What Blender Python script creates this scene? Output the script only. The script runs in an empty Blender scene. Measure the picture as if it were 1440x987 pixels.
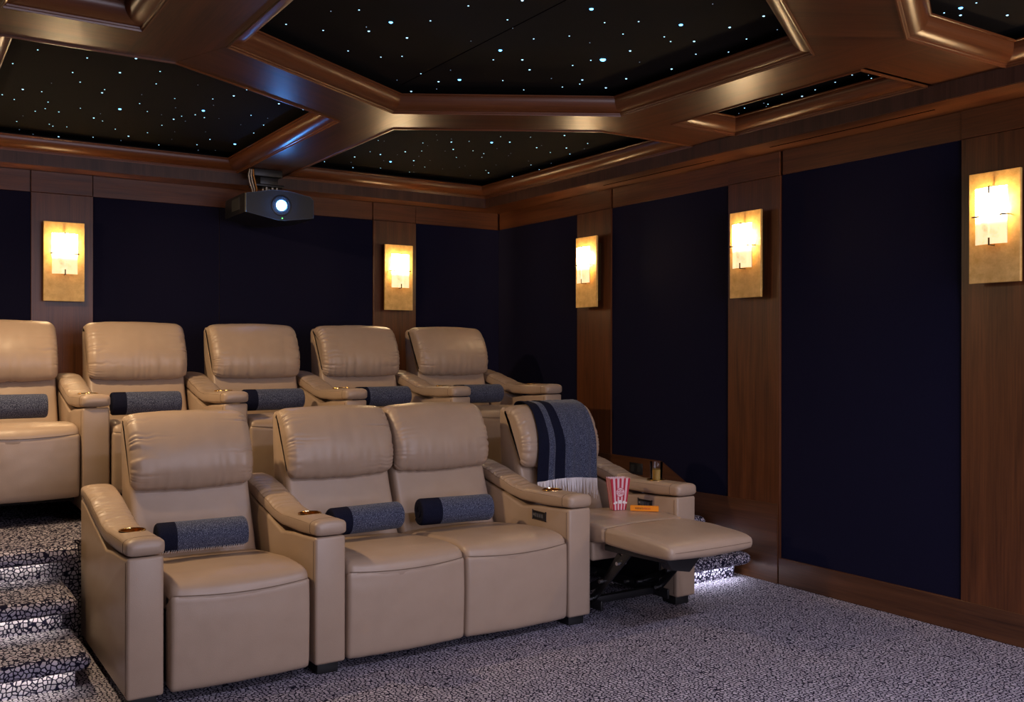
import bpy, bmesh, math, random
from mathutils import Vector, Matrix, noise
R = math.radians
PI = math.pi
col = bpy.context.scene.collection
sc = bpy.context.scene

# ------------------------------------------------------------------ camera
F_PX, W_PX, H_PX = 1345.0, 1440, 987
EYE = Vector((0, 0, 1.30))
yaw, pitch, roll = R(33.17), R(-0.037), R(0.07)
fw = Vector((math.sin(yaw) * math.cos(pitch), math.cos(yaw) * math.cos(pitch), math.sin(pitch)))
rt = Vector((math.cos(yaw), -math.sin(yaw), 0))
up = rt.cross(fw)
rt, up = rt * math.cos(roll) + up * math.sin(roll), up * math.cos(roll) - rt * math.sin(roll)
cam = bpy.data.cameras.new('camera')
cam.sensor_width = 36
cam.lens = F_PX / W_PX * 36
cam.clip_start = 0.05
cam_o = bpy.data.objects.new('camera', cam)
col.objects.link(cam_o)
M = Matrix((rt, up, -fw)).transposed().to_4x4()
M.translation = EYE
cam_o.matrix_world = M
sc.camera = cam_o


def on_z(x, y, z):
    d = fw + (x - 720) / F_PX * rt - (y - 493.5) / F_PX * up
    return EYE + d * ((z - EYE.z) / d.z)


# ------------------------------------------------------------------ materials
def new_mat(name):
    m = bpy.data.materials.new(name)
    m.use_nodes = True
    nt = m.node_tree
    b = nt.nodes['Principled BSDF']
    return m, nt, b


def N(nt, t, **kw):
    n = nt.nodes.new(t)
    for k, v in kw.items():
        if k in n.inputs:
            n.inputs[k].default_value = v
        else:
            setattr(n, k, v)
    return n


def ramp(nt, src, stops):
    r = nt.nodes.new('ShaderNodeValToRGB')
    cr = r.color_ramp
    while len(cr.elements) < len(stops):
        cr.elements.new(0.5)
    for e, (p, c) in zip(cr.elements, stops):
        e.position = p
        e.color = (*c, 1)
    nt.links.new(src, r.inputs['Fac'])
    return r.outputs['Color']


def bump(nt, b, h, strength, dist):
    n = N(nt, 'ShaderNodeBump')
    n.inputs['Strength'].default_value = strength
    n.inputs['Distance'].default_value = dist
    nt.links.new(h, n.inputs['Height'])
    nt.links.new(n.outputs['Normal'], b.inputs['Normal'])


def plain(name, c, rough=0.5, metal=0.0, spec=None):
    m, nt, b = new_mat(name)
    b.inputs['Base Color'].default_value = (*c, 1)
    b.inputs['Roughness'].default_value = rough
    b.inputs['Metallic'].default_value = metal
    if spec is not None:
        b.inputs['Specular IOR Level'].default_value = spec
    return m


def emit(name, c, s, sampled=True):
    m, nt, b = new_mat(name)
    b.inputs['Base Color'].default_value = (0.02, 0.02, 0.02, 1)
    b.inputs['Emission Color'].default_value = (*c, 1)
    b.inputs['Emission Strength'].default_value = s
    if not sampled:
        m.cycles.emission_sampling = 'NONE'
    return m


def wood(name, axis='z', rot=0.0, gloss=0.36, dark=(0.048, 0.0142, 0.0046), light=(0.150, 0.0475, 0.0145), seed=0.0, bmp=0.10):
    m, nt, b = new_mat(name)
    tc = N(nt, 'ShaderNodeTexCoord')
    v = tc.outputs['Object']
    if rot:
        vr = N(nt, 'ShaderNodeVectorRotate', rotation_type='Z_AXIS')
        vr.inputs['Angle'].default_value = rot
        nt.links.new(v, vr.inputs['Vector'])
        v = vr.outputs['Vector']
    s1 = {'x': (1.1, 14, 14), 'y': (14, 1.1, 14), 'z': (14, 14, 1.1)}[axis]
    mp = N(nt, 'ShaderNodeMapping')
    mp.inputs['Scale'].default_value = s1
    mp.inputs['Location'].default_value = (seed, seed * 1.7, seed * 0.6)
    nt.links.new(v, mp.inputs['Vector'])
    n1 = N(nt, 'ShaderNodeTexNoise', Scale=1.0, Detail=5.0, Roughness=0.55, Distortion=0.9)
    nt.links.new(mp.outputs['Vector'], n1.inputs['Vector'])
    mp2 = N(nt, 'ShaderNodeMapping')
    mp2.inputs['Scale'].default_value = tuple(k * (9 if k > 5 else 3.0) for k in s1)
    nt.links.new(v, mp2.inputs['Vector'])
    n2 = N(nt, 'ShaderNodeTexNoise', Scale=1.0, Detail=3.0, Roughness=0.6)
    nt.links.new(mp2.outputs['Vector'], n2.inputs['Vector'])
    mx = N(nt, 'ShaderNodeMix', data_type='FLOAT')
    mx.inputs[0].default_value = 0.4
    nt.links.new(n1.outputs['Fac'], mx.inputs[2])
    nt.links.new(n2.outputs['Fac'], mx.inputs[3])
    c = ramp(nt, mx.outputs[0], [(0.33, dark), (0.66, light)])
    nt.links.new(c, b.inputs['Base Color'])
    b.inputs['Roughness'].default_value = gloss
    b.inputs['Specular IOR Level'].default_value = 0.5
    bump(nt, b, n2.outputs['Fac'], bmp, 0.002)
    return m


def leather_mat():
    m, nt, b = new_mat('beige leather')
    tc = N(nt, 'ShaderNodeTexCoord')
    vo = N(nt, 'ShaderNodeTexVoronoi', Scale=420.0)
    nt.links.new(tc.outputs['Object'], vo.inputs['Vector'])
    n1 = N(nt, 'ShaderNodeTexNoise', Scale=9.0, Detail=4.0)
    nt.links.new(tc.outputs['Object'], n1.inputs['Vector'])
    c = ramp(nt, n1.outputs['Fac'], [(0.3, (0.410, 0.300, 0.219)), (0.7, (0.438, 0.323, 0.238))])
    nt.links.new(c, b.inputs['Base Color'])
    b.inputs['Roughness'].default_value = 0.36
    b.inputs['Specular IOR Level'].default_value = 0.5
    mx = N(nt, 'ShaderNodeMath', operation='MULTIPLY_ADD')
    nt.links.new(n1.outputs['Fac'], mx.inputs[0])
    mx.inputs[1].default_value = 0.6
    nt.links.new(vo.outputs['Distance'], mx.inputs[2])
    bump(nt, b, mx.outputs[0], 0.10, 0.003)
    return m


def carpet_mat():
    m, nt, b = new_mat('pebble pattern carpet')
    tc = N(nt, 'ShaderNodeTexCoord')
    nz = N(nt, 'ShaderNodeTexNoise', Scale=30.0, Detail=2.0)
    nt.links.new(tc.outputs['Object'], nz.inputs['Vector'])
    ad = N(nt, 'ShaderNodeVectorMath', operation='MULTIPLY_ADD')
    nt.links.new(nz.outputs['Color'], ad.inputs[0])
    ad.inputs[1].default_value = (0.012, 0.012, 0.012)
    nt.links.new(tc.outputs['Object'], ad.inputs[2])
    vo = N(nt, 'ShaderNodeTexVoronoi', Scale=58.0, Randomness=0.78, feature='DISTANCE_TO_EDGE')
    vc = N(nt, 'ShaderNodeTexVoronoi', Scale=58.0, Randomness=0.78)
    nt.links.new(ad.outputs[0], vo.inputs['Vector'])
    nt.links.new(ad.outputs[0], vc.inputs['Vector'])
    n2 = N(nt, 'ShaderNodeTexNoise', Scale=600.0, Detail=2.0)
    nt.links.new(tc.outputs['Object'], n2.inputs['Vector'])
    sep = N(nt, 'ShaderNodeSeparateColor')
    nt.links.new(vc.outputs['Color'], sep.inputs[0])
    cell = ramp(nt, sep.outputs[0], [(0.0, (0.37, 0.345, 0.43)), (1.0, (0.59, 0.555, 0.67))])
    fac = ramp(nt, vo.outputs['Distance'], [(0.085, (0, 0, 0)), (0.165, (1, 1, 1))])
    mx = N(nt, 'ShaderNodeMix', data_type='RGBA')
    nt.links.new(fac, mx.inputs[0])
    mx.inputs[6].default_value = (0.011, 0.010, 0.028, 1)
    nt.links.new(cell, mx.inputs[7])
    m2 = N(nt, 'ShaderNodeMix', data_type='RGBA', blend_type='MULTIPLY')
    m2.inputs[0].default_value = 0.6
    nt.links.new(mx.outputs[2], m2.inputs[6])
    nt.links.new(n2.outputs['Color'], m2.inputs[7])
    gn = N(nt, 'ShaderNodeMix', data_type='RGBA', blend_type='MULTIPLY')
    gn.inputs[0].default_value = 1.0
    nt.links.new(m2.outputs[2], gn.inputs[6])
    gn.inputs[7].default_value = (1.35, 1.35, 1.35, 1)
    nt.links.new(gn.outputs[2], b.inputs['Base Color'])
    b.inputs['Roughness'].default_value = 0.95
    b.inputs['Specular IOR Level'].default_value = 0.1
    hh = N(nt, 'ShaderNodeMath', operation='MULTIPLY_ADD')
    nt.links.new(vo.outputs['Distance'], hh.inputs[0])
    hh.inputs[1].default_value = 1.2
    nt.links.new(n2.outputs['Fac'], hh.inputs[2])
    bump(nt, b, hh.outputs[0], 0.5, 0.004)
    return m


def fabric_mat(name, c1, c2, scale=900.0, rough=0.9):
    m, nt, b = new_mat(name)
    tc = N(nt, 'ShaderNodeTexCoord')
    n1 = N(nt, 'ShaderNodeTexNoise', Scale=scale, Detail=2.0)
    nt.links.new(tc.outputs['Object'], n1.inputs['Vector'])
    c = ramp(nt, n1.outputs['Fac'], [(0.4, c1), (0.62, c2)])
    nt.links.new(c, b.inputs['Base Color'])
    b.inputs['Roughness'].default_value = rough
    b.inputs['Specular IOR Level'].default_value = 0.06
    bump(nt, b, n1.outputs['Fac'], 0.25, 0.001)
    return m


def tweed_mat():
    m, nt, b = new_mat('slate blue tweed')
    tc = N(nt, 'ShaderNodeTexCoord')
    mp = N(nt, 'ShaderNodeMapping')
    mp.inputs['Scale'].default_value = (1, 1, 1)
    nt.links.new(tc.outputs['Object'], mp.inputs['Vector'])
    n1 = N(nt, 'ShaderNodeTexNoise', Scale=300.0, Detail=3.0, Roughness=0.7)
    nt.links.new(mp.outputs['Vector'], n1.inputs['Vector'])
    c = ramp(nt, n1.outputs['Fac'], [(0.38, (0.014, 0.017, 0.034)), (0.51, (0.055, 0.066, 0.118)), (0.66, (0.20, 0.225, 0.31))])
    nt.links.new(c, b.inputs['Base Color'])
    b.inputs['Roughness'].default_value = 0.95
    b.inputs['Specular IOR Level'].default_value = 0.1
    b.inputs['Sheen Weight'].default_value = 0.15
    bump(nt, b, n1.outputs['Fac'], 0.5, 0.002)
    return m


def gold_leaf_mat():
    m, nt, b = new_mat('gold leaf')
    tc = N(nt, 'ShaderNodeTexCoord')
    n1 = N(nt, 'ShaderNodeTexNoise', Scale=26.0, Detail=6.0, Roughness=0.7)
    nt.links.new(tc.outputs['Object'], n1.inputs['Vector'])
    c = ramp(nt, n1.outputs['Fac'], [(0.3, (0.66, 0.38, 0.10)), (0.7, (0.92, 0.62, 0.23))])
    nt.links.new(c, b.inputs['Base Color'])
    b.inputs['Metallic'].default_value = 0.2
    r_ = N(nt, 'ShaderNodeMapRange')
    nt.links.new(n1.outputs['Fac'], r_.inputs[0])
    r_.inputs[3].default_value = 0.38
    r_.inputs[4].default_value = 0.62
    nt.links.new(r_.outputs[0], b.inputs['Roughness'])
    bump(nt, b, n1.outputs['Fac'], 0.15, 0.002)
    return m


def shade_mat(strength):
    m = bpy.data.materials.new('alabaster glass shade')
    m.use_nodes = True
    nt = m.node_tree
    nt.nodes.clear()
    out = N(nt, 'ShaderNodeOutputMaterial')
    tc = N(nt, 'ShaderNodeTexCoord')
    n1 = N(nt, 'ShaderNodeTexNoise', Scale=22.0, Detail=6.0, Roughness=0.65)
    nt.links.new(tc.outputs['Object'], n1.inputs['Vector'])
    c = ramp(nt, n1.outputs['Fac'], [(0.28, (0.60, 0.46, 0.30)), (0.5, (0.92, 0.84, 0.68))])
    tr = N(nt, 'ShaderNodeBsdfTranslucent')
    df = N(nt, 'ShaderNodeBsdfDiffuse')
    gl = N(nt, 'ShaderNodeBsdfGlossy', Roughness=0.15)
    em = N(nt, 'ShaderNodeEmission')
    # bulb glow through the upper half of the glass, painted into the emission
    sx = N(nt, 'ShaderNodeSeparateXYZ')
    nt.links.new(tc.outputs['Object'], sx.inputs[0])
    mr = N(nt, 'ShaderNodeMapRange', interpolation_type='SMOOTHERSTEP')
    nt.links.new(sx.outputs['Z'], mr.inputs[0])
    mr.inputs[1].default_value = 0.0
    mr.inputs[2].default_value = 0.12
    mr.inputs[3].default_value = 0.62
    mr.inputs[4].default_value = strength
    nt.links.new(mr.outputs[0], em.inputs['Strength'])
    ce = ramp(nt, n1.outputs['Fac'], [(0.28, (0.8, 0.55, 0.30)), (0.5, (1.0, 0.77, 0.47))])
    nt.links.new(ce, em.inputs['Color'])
    nt.links.new(c, tr.inputs['Color'])
    nt.links.new(c, df.inputs['Color'])
    a = N(nt, 'ShaderNodeMixShader', Fac=0.35)
    nt.links.new(tr.outputs[0], a.inputs[1])
    nt.links.new(df.outputs[0], a.inputs[2])
    g = N(nt, 'ShaderNodeMixShader', Fac=0.04)
    nt.links.new(a.outputs[0], g.inputs[1])
    nt.links.new(gl.outputs[0], g.inputs[2])
    s = N(nt, 'ShaderNodeAddShader')
    nt.links.new(g.outputs[0], s.inputs[0])
    nt.links.new(em.outputs[0], s.inputs[1])
    nt.links.new(s.outputs[0], out.inputs['Surface'])
    return m


LEATHER = leather_mat()
SEAM = plain('leather seam', (0.17, 0.115, 0.075), 0.6)
CARPET = carpet_mat()
NAVY_WALL = fabric_mat('navy wall fabric', (0.0074, 0.0072, 0.0215), (0.0120, 0.0117, 0.0340), 700)
STAR_FAB = fabric_mat('black star fabric', (0.0135, 0.0122, 0.0112), (0.0215, 0.0195, 0.0180), 600)
TWEED = tweed_mat()
NAVY = fabric_mat('navy band', (0.006, 0.007, 0.018), (0.014, 0.016, 0.035), 500)
GREYBLUE = fabric_mat('pale grey stripe', (0.10, 0.12, 0.19), (0.24, 0.27, 0.37), 300)
FRINGE = plain('white fringe', (0.86, 0.84, 0.88), 0.9)
GOLD = plain('polished brass', (0.85, 0.55, 0.18), 0.16, 1.0)
GOLD_LEAF = gold_leaf_mat()
BLACK = plain('black metal', (0.010, 0.010, 0.012), 0.42)
BLACK_FOOT = plain('black plastic foot', (0.008, 0.008, 0.009), 0.6)
BASE_DARK = plain('dark underside cloth', (0.012, 0.011, 0.011), 0.9)
BRONZE = plain('dark bronze', (0.05, 0.028, 0.012), 0.4, 0.8)
STEEL = plain('bright steel', (0.6, 0.6, 0.62), 0.3, 1.0)
W_X = wood('walnut grain along x', 'x')
W_Y = wood('walnut grain along y', 'y', seed=3.1)
W_Z = wood('walnut grain upright', 'z', seed=5.2)
W_D1 = wood('walnut grain diagonal', 'x', rot=R(-30.5), seed=1.3)
W_D2 = wood('walnut grain counter diagonal', 'x', rot=R(30.5), seed=2.2)
CROWN_KW = dict(gloss=0.33, dark=(0.105, 0.032, 0.0105), light=(0.195, 0.064, 0.0205), bmp=0.0)
WC = {'x': wood('crown walnut x', 'x', **CROWN_KW), 'y': wood('crown walnut y', 'y', **CROWN_KW),
      'd1': wood('crown walnut d', 'x', rot=R(-30.5), **CROWN_KW), 'd2': wood('crown walnut e', 'x', rot=R(30.5), **CROWN_KW)}
W_BASE = wood('dark walnut base', 'y', dark=(0.048, 0.0165, 0.0065), light=(0.125, 0.047, 0.018), gloss=0.36)
W_BASEX = wood('dark walnut base x', 'x', dark=(0.048, 0.0165, 0.0065), light=(0.125, 0.047, 0.018), gloss=0.36)
GAP = plain('dark shadow gap', (0.003, 0.002, 0.002), 1.0, spec=0.0)
LED_W = emit('warm white LED', (1.0, 0.86, 0.68), 11)
LED_C = emit('cool white LED', (0.93, 0.93, 1.0), 26)
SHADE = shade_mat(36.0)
SHADE_BACK = plain('alabaster inner face', (0.75, 0.62, 0.42), 0.5)
BULB = emit('warm bulb', (1.0, 0.66, 0.32), 620)
STAR1 = emit('star light white', (0.36, 0.72, 1.0), 2.2, False)
STAR2 = emit('star light blue', (0.12, 0.48, 1.0), 5.0, False)
STAR0 = emit('star light faint', (0.45, 0.68, 1.0), 0.7, False)


# ------------------------------------------------------------------ mesh helpers
class MB:
    def __init__(self):
        self.v, self.f, self.m = [], [], []

    def vert(self, p):
        self.v.append(tuple(p))
        return len(self.v) - 1

    def face(self, idx, mi=0):
        self.f.append(tuple(idx))
        self.m.append(mi)

    def add_bm(self, bm, mi=0):
        o = len(self.v)
        bm.verts.index_update()
        for v in bm.verts:
            self.v.append(tuple(v.co))
        for f in bm.faces:
            self.face([o + x.index for x in f.verts], mi)
        bm.free()

    def box(self, a, b, bev=0.0, mi=0, seg=2, mat=None):
        a, b = Vector(a), Vector(b)
        bm = bmesh.new()
        bmesh.ops.create_cube(bm, size=1)
        c, s = (a + b) / 2, b - a
        for v in bm.verts:
            v.co = Vector((v.co.x * s.x, v.co.y * s.y, v.co.z * s.z)) + c
        if bev:
            bmesh.ops.bevel(bm, geom=bm.edges[:], offset=bev, segments=seg, affect='EDGES', profile=0.5)
        if mat is not None:
            bm.transform(mat)
        self.add_bm(bm, mi)

    def prism(self, prof, axis, lo, hi, bev=0.0, mi=0, seg=3):
        """closed 2D outline extruded along an axis. axis x: prof=(y,z); y: (x,z); z: (x,y)"""
        def P(u, w, t):
            return {'x': (t, u, w), 'y': (u, t, w), 'z': (u, w, t)}[axis]
        bm = bmesh.new()
        A = [bm.verts.new(P(u, w, lo)) for u, w in prof]
        B = [bm.verts.new(P(u, w, hi)) for u, w in prof]
        fa, fb = bm.faces.new(A), bm.faces.new(B)
        n = len(prof)
        for i in range(n):
            bm.faces.new((A[i], A[(i + 1) % n], B[(i + 1) % n], B[i]))
        bmesh.ops.recalc_face_normals(bm, faces=bm.faces[:])
        if bev:
            es = [e for e in bm.edges if fa in e.link_faces or fb in e.link_faces]
            for e in bm.edges:
                if e not in es and e.calc_face_angle(0) > 0.9:
                    es.append(e)
            bmesh.ops.bevel(bm, geom=es, offset=bev, segments=seg, affect='EDGES', profile=0.5)
        self.add_bm(bm, mi)

    def loft(self, rings, closed=True, caps=True, mi=0):
        o = len(self.v)
        n = len(rings[0])
        for r_ in rings:
            for p in r_:
                self.v.append(tuple(p))
        for i in range(len(rings) - 1):
            for j in range(n if closed else n - 1):
                k = (j + 1) % n
                self.face((o + i * n + j, o + i * n + k, o + (i + 1) * n + k, o + (i + 1) * n + j), mi if isinstance(mi, int) else mi(i, j))
        if caps:
            self.face([o + j for j in range(n)][::-1], mi if isinstance(mi, int) else mi(0, 0))
            e = o + (len(rings) - 1) * n
            self.face([e + j for j in range(n)], mi if isinstance(mi, int) else mi(len(rings) - 2, 0))

    def tube(self, pts, r, n=8, mi=0, caps=True):
        pts = [Vector(p) for p in pts]
        rings = []
        up_ = Vector((0.13, 0.31, 0.94))
        for i, p in enumerate(pts):
            d = (pts[min(i + 1, len(pts) - 1)] - pts[max(i - 1, 0)]).normalized()
            a = d.cross(up_)
            if a.length < 1e-3:
                a = d.cross(Vector((1, 0, 0)))
            a.normalize()
            b_ = a.cross(d)
            rr = r[i] if isinstance(r, (list, tuple)) else r
            rings.append([p + (a * math.cos(2 * PI * k / n) + b_ * math.sin(2 * PI * k / n)) * rr for k in range(n)])
        self.loft(rings, True, caps, mi)

    def lathe(self, prof, c, n=32, mi=0):
        """prof (r,z) open; revolved about vertical through c"""
        o = len(self.v)
        for r_, z in prof:
            for k in range(n):
                a = 2 * PI * k / n
                self.v.append((c[0] + r_ * math.cos(a), c[1] + r_ * math.sin(a), c[2] + z))
        for i in range(len(prof) - 1):
            for k in range(n):
                k2 = (k + 1) % n
                self.face((o + i * n + k, o + i * n + k2, o + (i + 1) * n + k2, o + (i + 1) * n + k), mi)

    def build(self, name, mats, parent=None, loc=None, ang=35, smooth=True):
        me = bpy.data.meshes.new(name)
        me.from_pydata(self.v, [], self.f)
        bm = bmesh.new()
        bm.from_mesh(me)
        bmesh.ops.recalc_face_normals(bm, faces=bm.faces[:])
        bm.to_mesh(me)
        bm.free()
        for m in (mats if isinstance(mats, (list, tuple)) else [mats]):
            me.materials.append(m)
        for p, mi in zip(me.polygons, self.m):
            p.material_index = mi
            p.use_smooth = smooth
        if smooth:
            me.set_sharp_from_angle(angle=R(ang))
        o = bpy.data.objects.new(name, me)
        col.objects.link(o)
        if parent is not None:
            o.parent = parent
        if loc is not None:
            o.location = loc
        return o


def tag(o, label, cat, group=None, kind=None):
    o['label'] = label
    o['category'] = cat
    if group:
        o['group'] = group
    if kind:
        o['kind'] = kind
    return o


def empty(name, loc, label, cat, group=None, kind=None, rz=0):
    o = bpy.data.objects.new(name, None)
    o.empty_display_size = 0.1
    col.objects.link(o)
    o.location = loc
    o.rotation_euler = (0, 0, rz)
    return tag(o, label, cat, group, kind)


def struct(mb, name, mats, label, cat, parent=None, **kw):
    o = mb.build(name, mats, parent, **kw)
    o['kind'] = 'structure'
    if parent is None:
        o['label'] = label
        o['category'] = cat
    return o


def copy_tree(o, parent=None):
    c = o.copy()
    col.objects.link(c)
    if parent is not None:
        c.parent = parent
    for ch in list(o.children):
        copy_tree(ch, c)
    return c


def lerp_prof(pts, y):
    if y <= pts[0][0]:
        return pts[0][1]
    for (a, za), (b, zb) in zip(pts, pts[1:]):
        if y <= b:
            t = (y - a) / (b - a)
            t = t * t * (3 - 2 * t) * 0.5 + t * 0.5
            return za + (zb - za) * t
    return pts[-1][1]


def resample(poly, n, closed=True):
    P = [Vector((*p, 0)) for p in poly]
    if closed:
        P.append(P[0])
    L = [0]
    for a, b in zip(P, P[1:]):
        L.append(L[-1] + (b - a).length)
    out = []
    tot = L[-1]
    k = 0
    for i in range(n):
        s = tot * i / (n if closed else n - 1)
        while k < len(L) - 2 and L[k + 1] < s:
            k += 1
        t = (s - L[k]) / max(1e-9, L[k + 1] - L[k])
        q = P[k].lerp(P[k + 1], t)
        out.append((q.x, q.y))
    return out


def spline(poly, n, closed=True):
    """Catmull-Rom through points, resampled evenly"""
    m = len(poly)
    pts = []
    rng = range(m) if closed else range(m - 1)
    for i in rng:
        p = [Vector((*(poly[(i + k) % m] if closed else poly[min(max(i + k, 0), m - 1)]), 0)) for k in (-1, 0, 1, 2)]
        for s in range(8):
            t = s / 8
            q = 0.5 * ((2 * p[1]) + (p[2] - p[0]) * t + (2 * p[0] - 5 * p[1] + 4 * p[2] - p[3]) * t * t + (3 * p[1] - p[0] - 3 * p[2] + p[3]) * t ** 3)
            pts.append((q.x, q.y))
    if not closed:
        pts.append(poly[-1])
    return resample(pts, n, closed)


def normals2(poly):
    n = len(poly)
    area = sum(poly[i][0] * poly[(i + 1) % n][1] - poly[(i + 1) % n][0] * poly[i][1] for i in range(n))
    sg = 1 if area > 0 else -1
    out = []
    for i in range(n):
        a, b = poly[i - 1], poly[(i + 1) % n]
        dx, dy = b[0] - a[0], b[1] - a[1]
        l = math.hypot(dx, dy) or 1
        out.append((sg * dy / l, -sg * dx / l))
    return out


# ------------------------------------------------------------------ room numbers
XR, YB = 4.16, 6.57           # pilaster fronts of the right wall and of the back wall
XL, YF = -0.35, -1.75
Z_PAN, Z_SOF, Z_BEAM, Z_STAR = 2.277, 2.41, 2.49, 2.607
X_FAS, Y_FAS = 3.925, 6.385
P_H, RISE = 0.456, 0.152
Y0F, Y0B = 3.60, 5.07         # front of the front row, front of the back row

# floor, platform, steps
mb = MB()
mb.box((-1.9, YF - 0.1, -0.06), (XR + 0.2, YB + 0.2, 0))
struct(mb, 'floor', CARPET, 'pebble patterned grey and navy carpet floor in front of the seats', 'floor')
mb = MB()
mb.box((XL, 4.62, 0.001), (XR + 0.01, YB + 0.02, P_H), 0.0)
mb.prism([(4.62, P_H), (4.50, P_H), (4.475, P_H - 0.012), (4.465, P_H - 0.036), (4.475, P_H - 0.058), (4.50, P_H - 0.068), (4.62, P_H - 0.068)], 'x', XL, 0.69, 0.0)
mb.prism([(4.62, P_H), (4.56, P_H), (4.535, P_H - 0.012), (4.525, P_H - 0.036), (4.535, P_H - 0.058), (4.56, P_H - 0.068), (4.62, P_H - 0.068)], 'x', 3.60, XR, 0.0)
o = struct(mb, 'floor_platform', CARPET, 'raised carpeted platform carrying the back row of seats', 'floor')


def led(parent, x0, x1, y, z, mat):
    mb = MB()
    mb.box((x0, y - 0.008, z - 0.006), (x1, y + 0.008, z))
    return mb.build('light_strip', mat, parent)


led(o, XL + 0.02, 0.58, 4.60, P_H - 0.069, LED_W)


def step(name, x0, x1, yf, yr, yback, z, label, ledmat, inset0, inset1):
    """tread slab with a bullnose overhanging a set back riser"""
    mb = MB()
    t = 0.066
    r_ = 0.03
    ring = []
    # plan outline with rounded front corner, lofted with a bullnose edge
    def outline(e):
        a, b, c, d = x0 + e if inset0 else x0, x1 - e if inset1 else x1, yf + e, yback
        rc = 0.035
        pts = [(a, d)]
        pts += [(a, c)] if not inset0 else [(a + rc - rc * math.cos(PI / 2 * k / 5), c + rc - rc * math.sin(PI / 2 * k / 5)) for k in range(6)]
        pts += [(b, c)] if not inset1 else [(b - rc + rc * math.sin(PI / 2 * k / 5), c + rc - rc * math.cos(PI / 2 * k / 5)) for k in range(6)]
        pts += [(b, d)]
        return pts
    rings = []
    for k in range(9):
        a = -PI / 2 + PI * k / 8
        e = r_ * (1 - math.cos(a))
        rings.append([(x, y, z - t / 2 + t / 2 * math.sin(a)) for x, y in outline(e)])
    mb.loft(rings)
    xa, xb = x0 + (0.045 if inset0 else 0), x1 - (0.045 if inset1 else 0)
    mb.box((xa, yr, max(z - RISE, 0) + 0.0005), (xb, yback, z - t + 0.004))
    o = mb.build(name, CARPET)
    tag(o, label, 'step', kind='structure')
    led(o, xa + 0.02, xb - 0.02, yr - 0.02, z - t - 0.001, ledmat)
    return o


step('floor_step', XL, 0.652, 3.895, 4.0, 4.30, RISE, 'lowest carpeted step of the left aisle with a lit riser', LED_W, False, True)
step('floor_step', XL, 0.648, 4.17, 4.30, 4.615, 2 * RISE, 'second carpeted step of the left aisle just below the platform', LED_W, False, True)
step('floor_step', 3.60, 4.125, 3.80, 3.905, 4.20, RISE, 'carpeted step with lit riser beside the right wall', LED_C, False, True)
step('floor_step', 3.60, 4.135, 4.17, 4.28, 4.52, 2 * RISE, 'upper carpeted step behind the extended recliner by the right wall', LED_C, False, True)

# ---- walls
PIL_R = [(2.175, 2.567), (3.639, 4.032), (5.125, 5.509), (0.70, 1.09), (-0.78, -0.39)]
PIL_B = [(0.745, 1.101), (3.052, 3.41)]
mb = MB()
mb.box((XR + 0.022, YF - 0.1, 0), (XR + 0.2, YB + 0.2, 2.9))
wr = struct(mb, 'wall_right', W_Y, 'right wall with navy fabric panels between walnut pilasters', 'wall')
edges = sorted([YF] + [e for p in PIL_R for e in p] + [YB + 0.02])
for a, b in zip(edges[0::2], edges[1::2]):
    mb = MB()
    mb.box((XR + 0.012, a, 0.1), (XR + 0.03, b, Z_PAN))
    struct(mb, 'fabric_panel', NAVY_WALL, '', '', wr)
mb = MB()
mb.box((XL - 0.2, YB + 0.022, 0), (XR + 0.2, YB + 0.2, 2.9))
wb = struct(mb, 'wall_back', W_X, 'back wall behind the back row with navy fabric panels', 'wall')
edges = [XL, PIL_B[0][0], PIL_B[0][1], 1.905, 1.909, PIL_B[1][0], PIL_B[1][1], XR + 0.02]
for a, b in zip(edges[0::2], edges[1::2]):
    mb = MB()
    mb.box((a, YB + 0.012, P_H), (b, YB + 0.03, Z_PAN), 0.002, seg=1)
    struct(mb, 'fabric_panel', NAVY_WALL, '', '', wb)
mb = MB()
mb.box((XL - 0.15, 2.0, 0), (XL, YB + 0.2, 2.9))
mb.box((-1.8, 2.0, 0), (XL - 0.15, 2.15, 2.9))
mb.box((-1.95, YF - 0.2, 0), (-1.8, 2.15, 2.9))
struct(mb, 'wall_left', NAVY_WALL, 'left wall beside the stepped aisle, outside the frame', 'wall')
mb = MB()
mb.box((-1.95, YF - 0.2, 0), (XR + 0.2, YF - 0.05, 2.9))
struct(mb, 'wall_front', NAVY_WALL, 'front wall behind the camera', 'wall')

# pilasters
for i, (a, b) in enumerate(PIL_R[:3]):
    mb = MB()
    mb.box((XR, a, 0.1), (XR + 0.025, b, Z_PAN - 0.001), 0.0015, seg=1)
    mb.box((XR - 0.001, a + 0.004, Z_PAN + 0.001), (XR + 0.025, b, Z_SOF), 0.0015, 1, 1)
    struct(mb, 'trim_%d' % (i + 1), [W_Z, W_Y], ['walnut pilaster on the right wall nearest the camera, behind the third sconce',
                                     'walnut pilaster on the right wall behind the middle sconce',
                                     'walnut pilaster on the right wall nearest the back corner'][i], 'pilaster')
for i, (a, b) in enumerate(PIL_B):
    mb = MB()
    mb.box((a, YB, P_H), (b, YB + 0.025, Z_PAN - 0.001), 0.0015, seg=1)
    mb.box((a, YB - 0.001, Z_PAN + 0.001), (b - 0.004, YB + 0.025, Z_SOF), 0.0015, 1, 1)
    struct(mb, 'trim_%d' % (i + 4), [W_Z, W_X], ['walnut pilaster on the back wall left of the projector', 'walnut pilaster on the back wall right of the projector'][i], 'pilaster')
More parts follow.
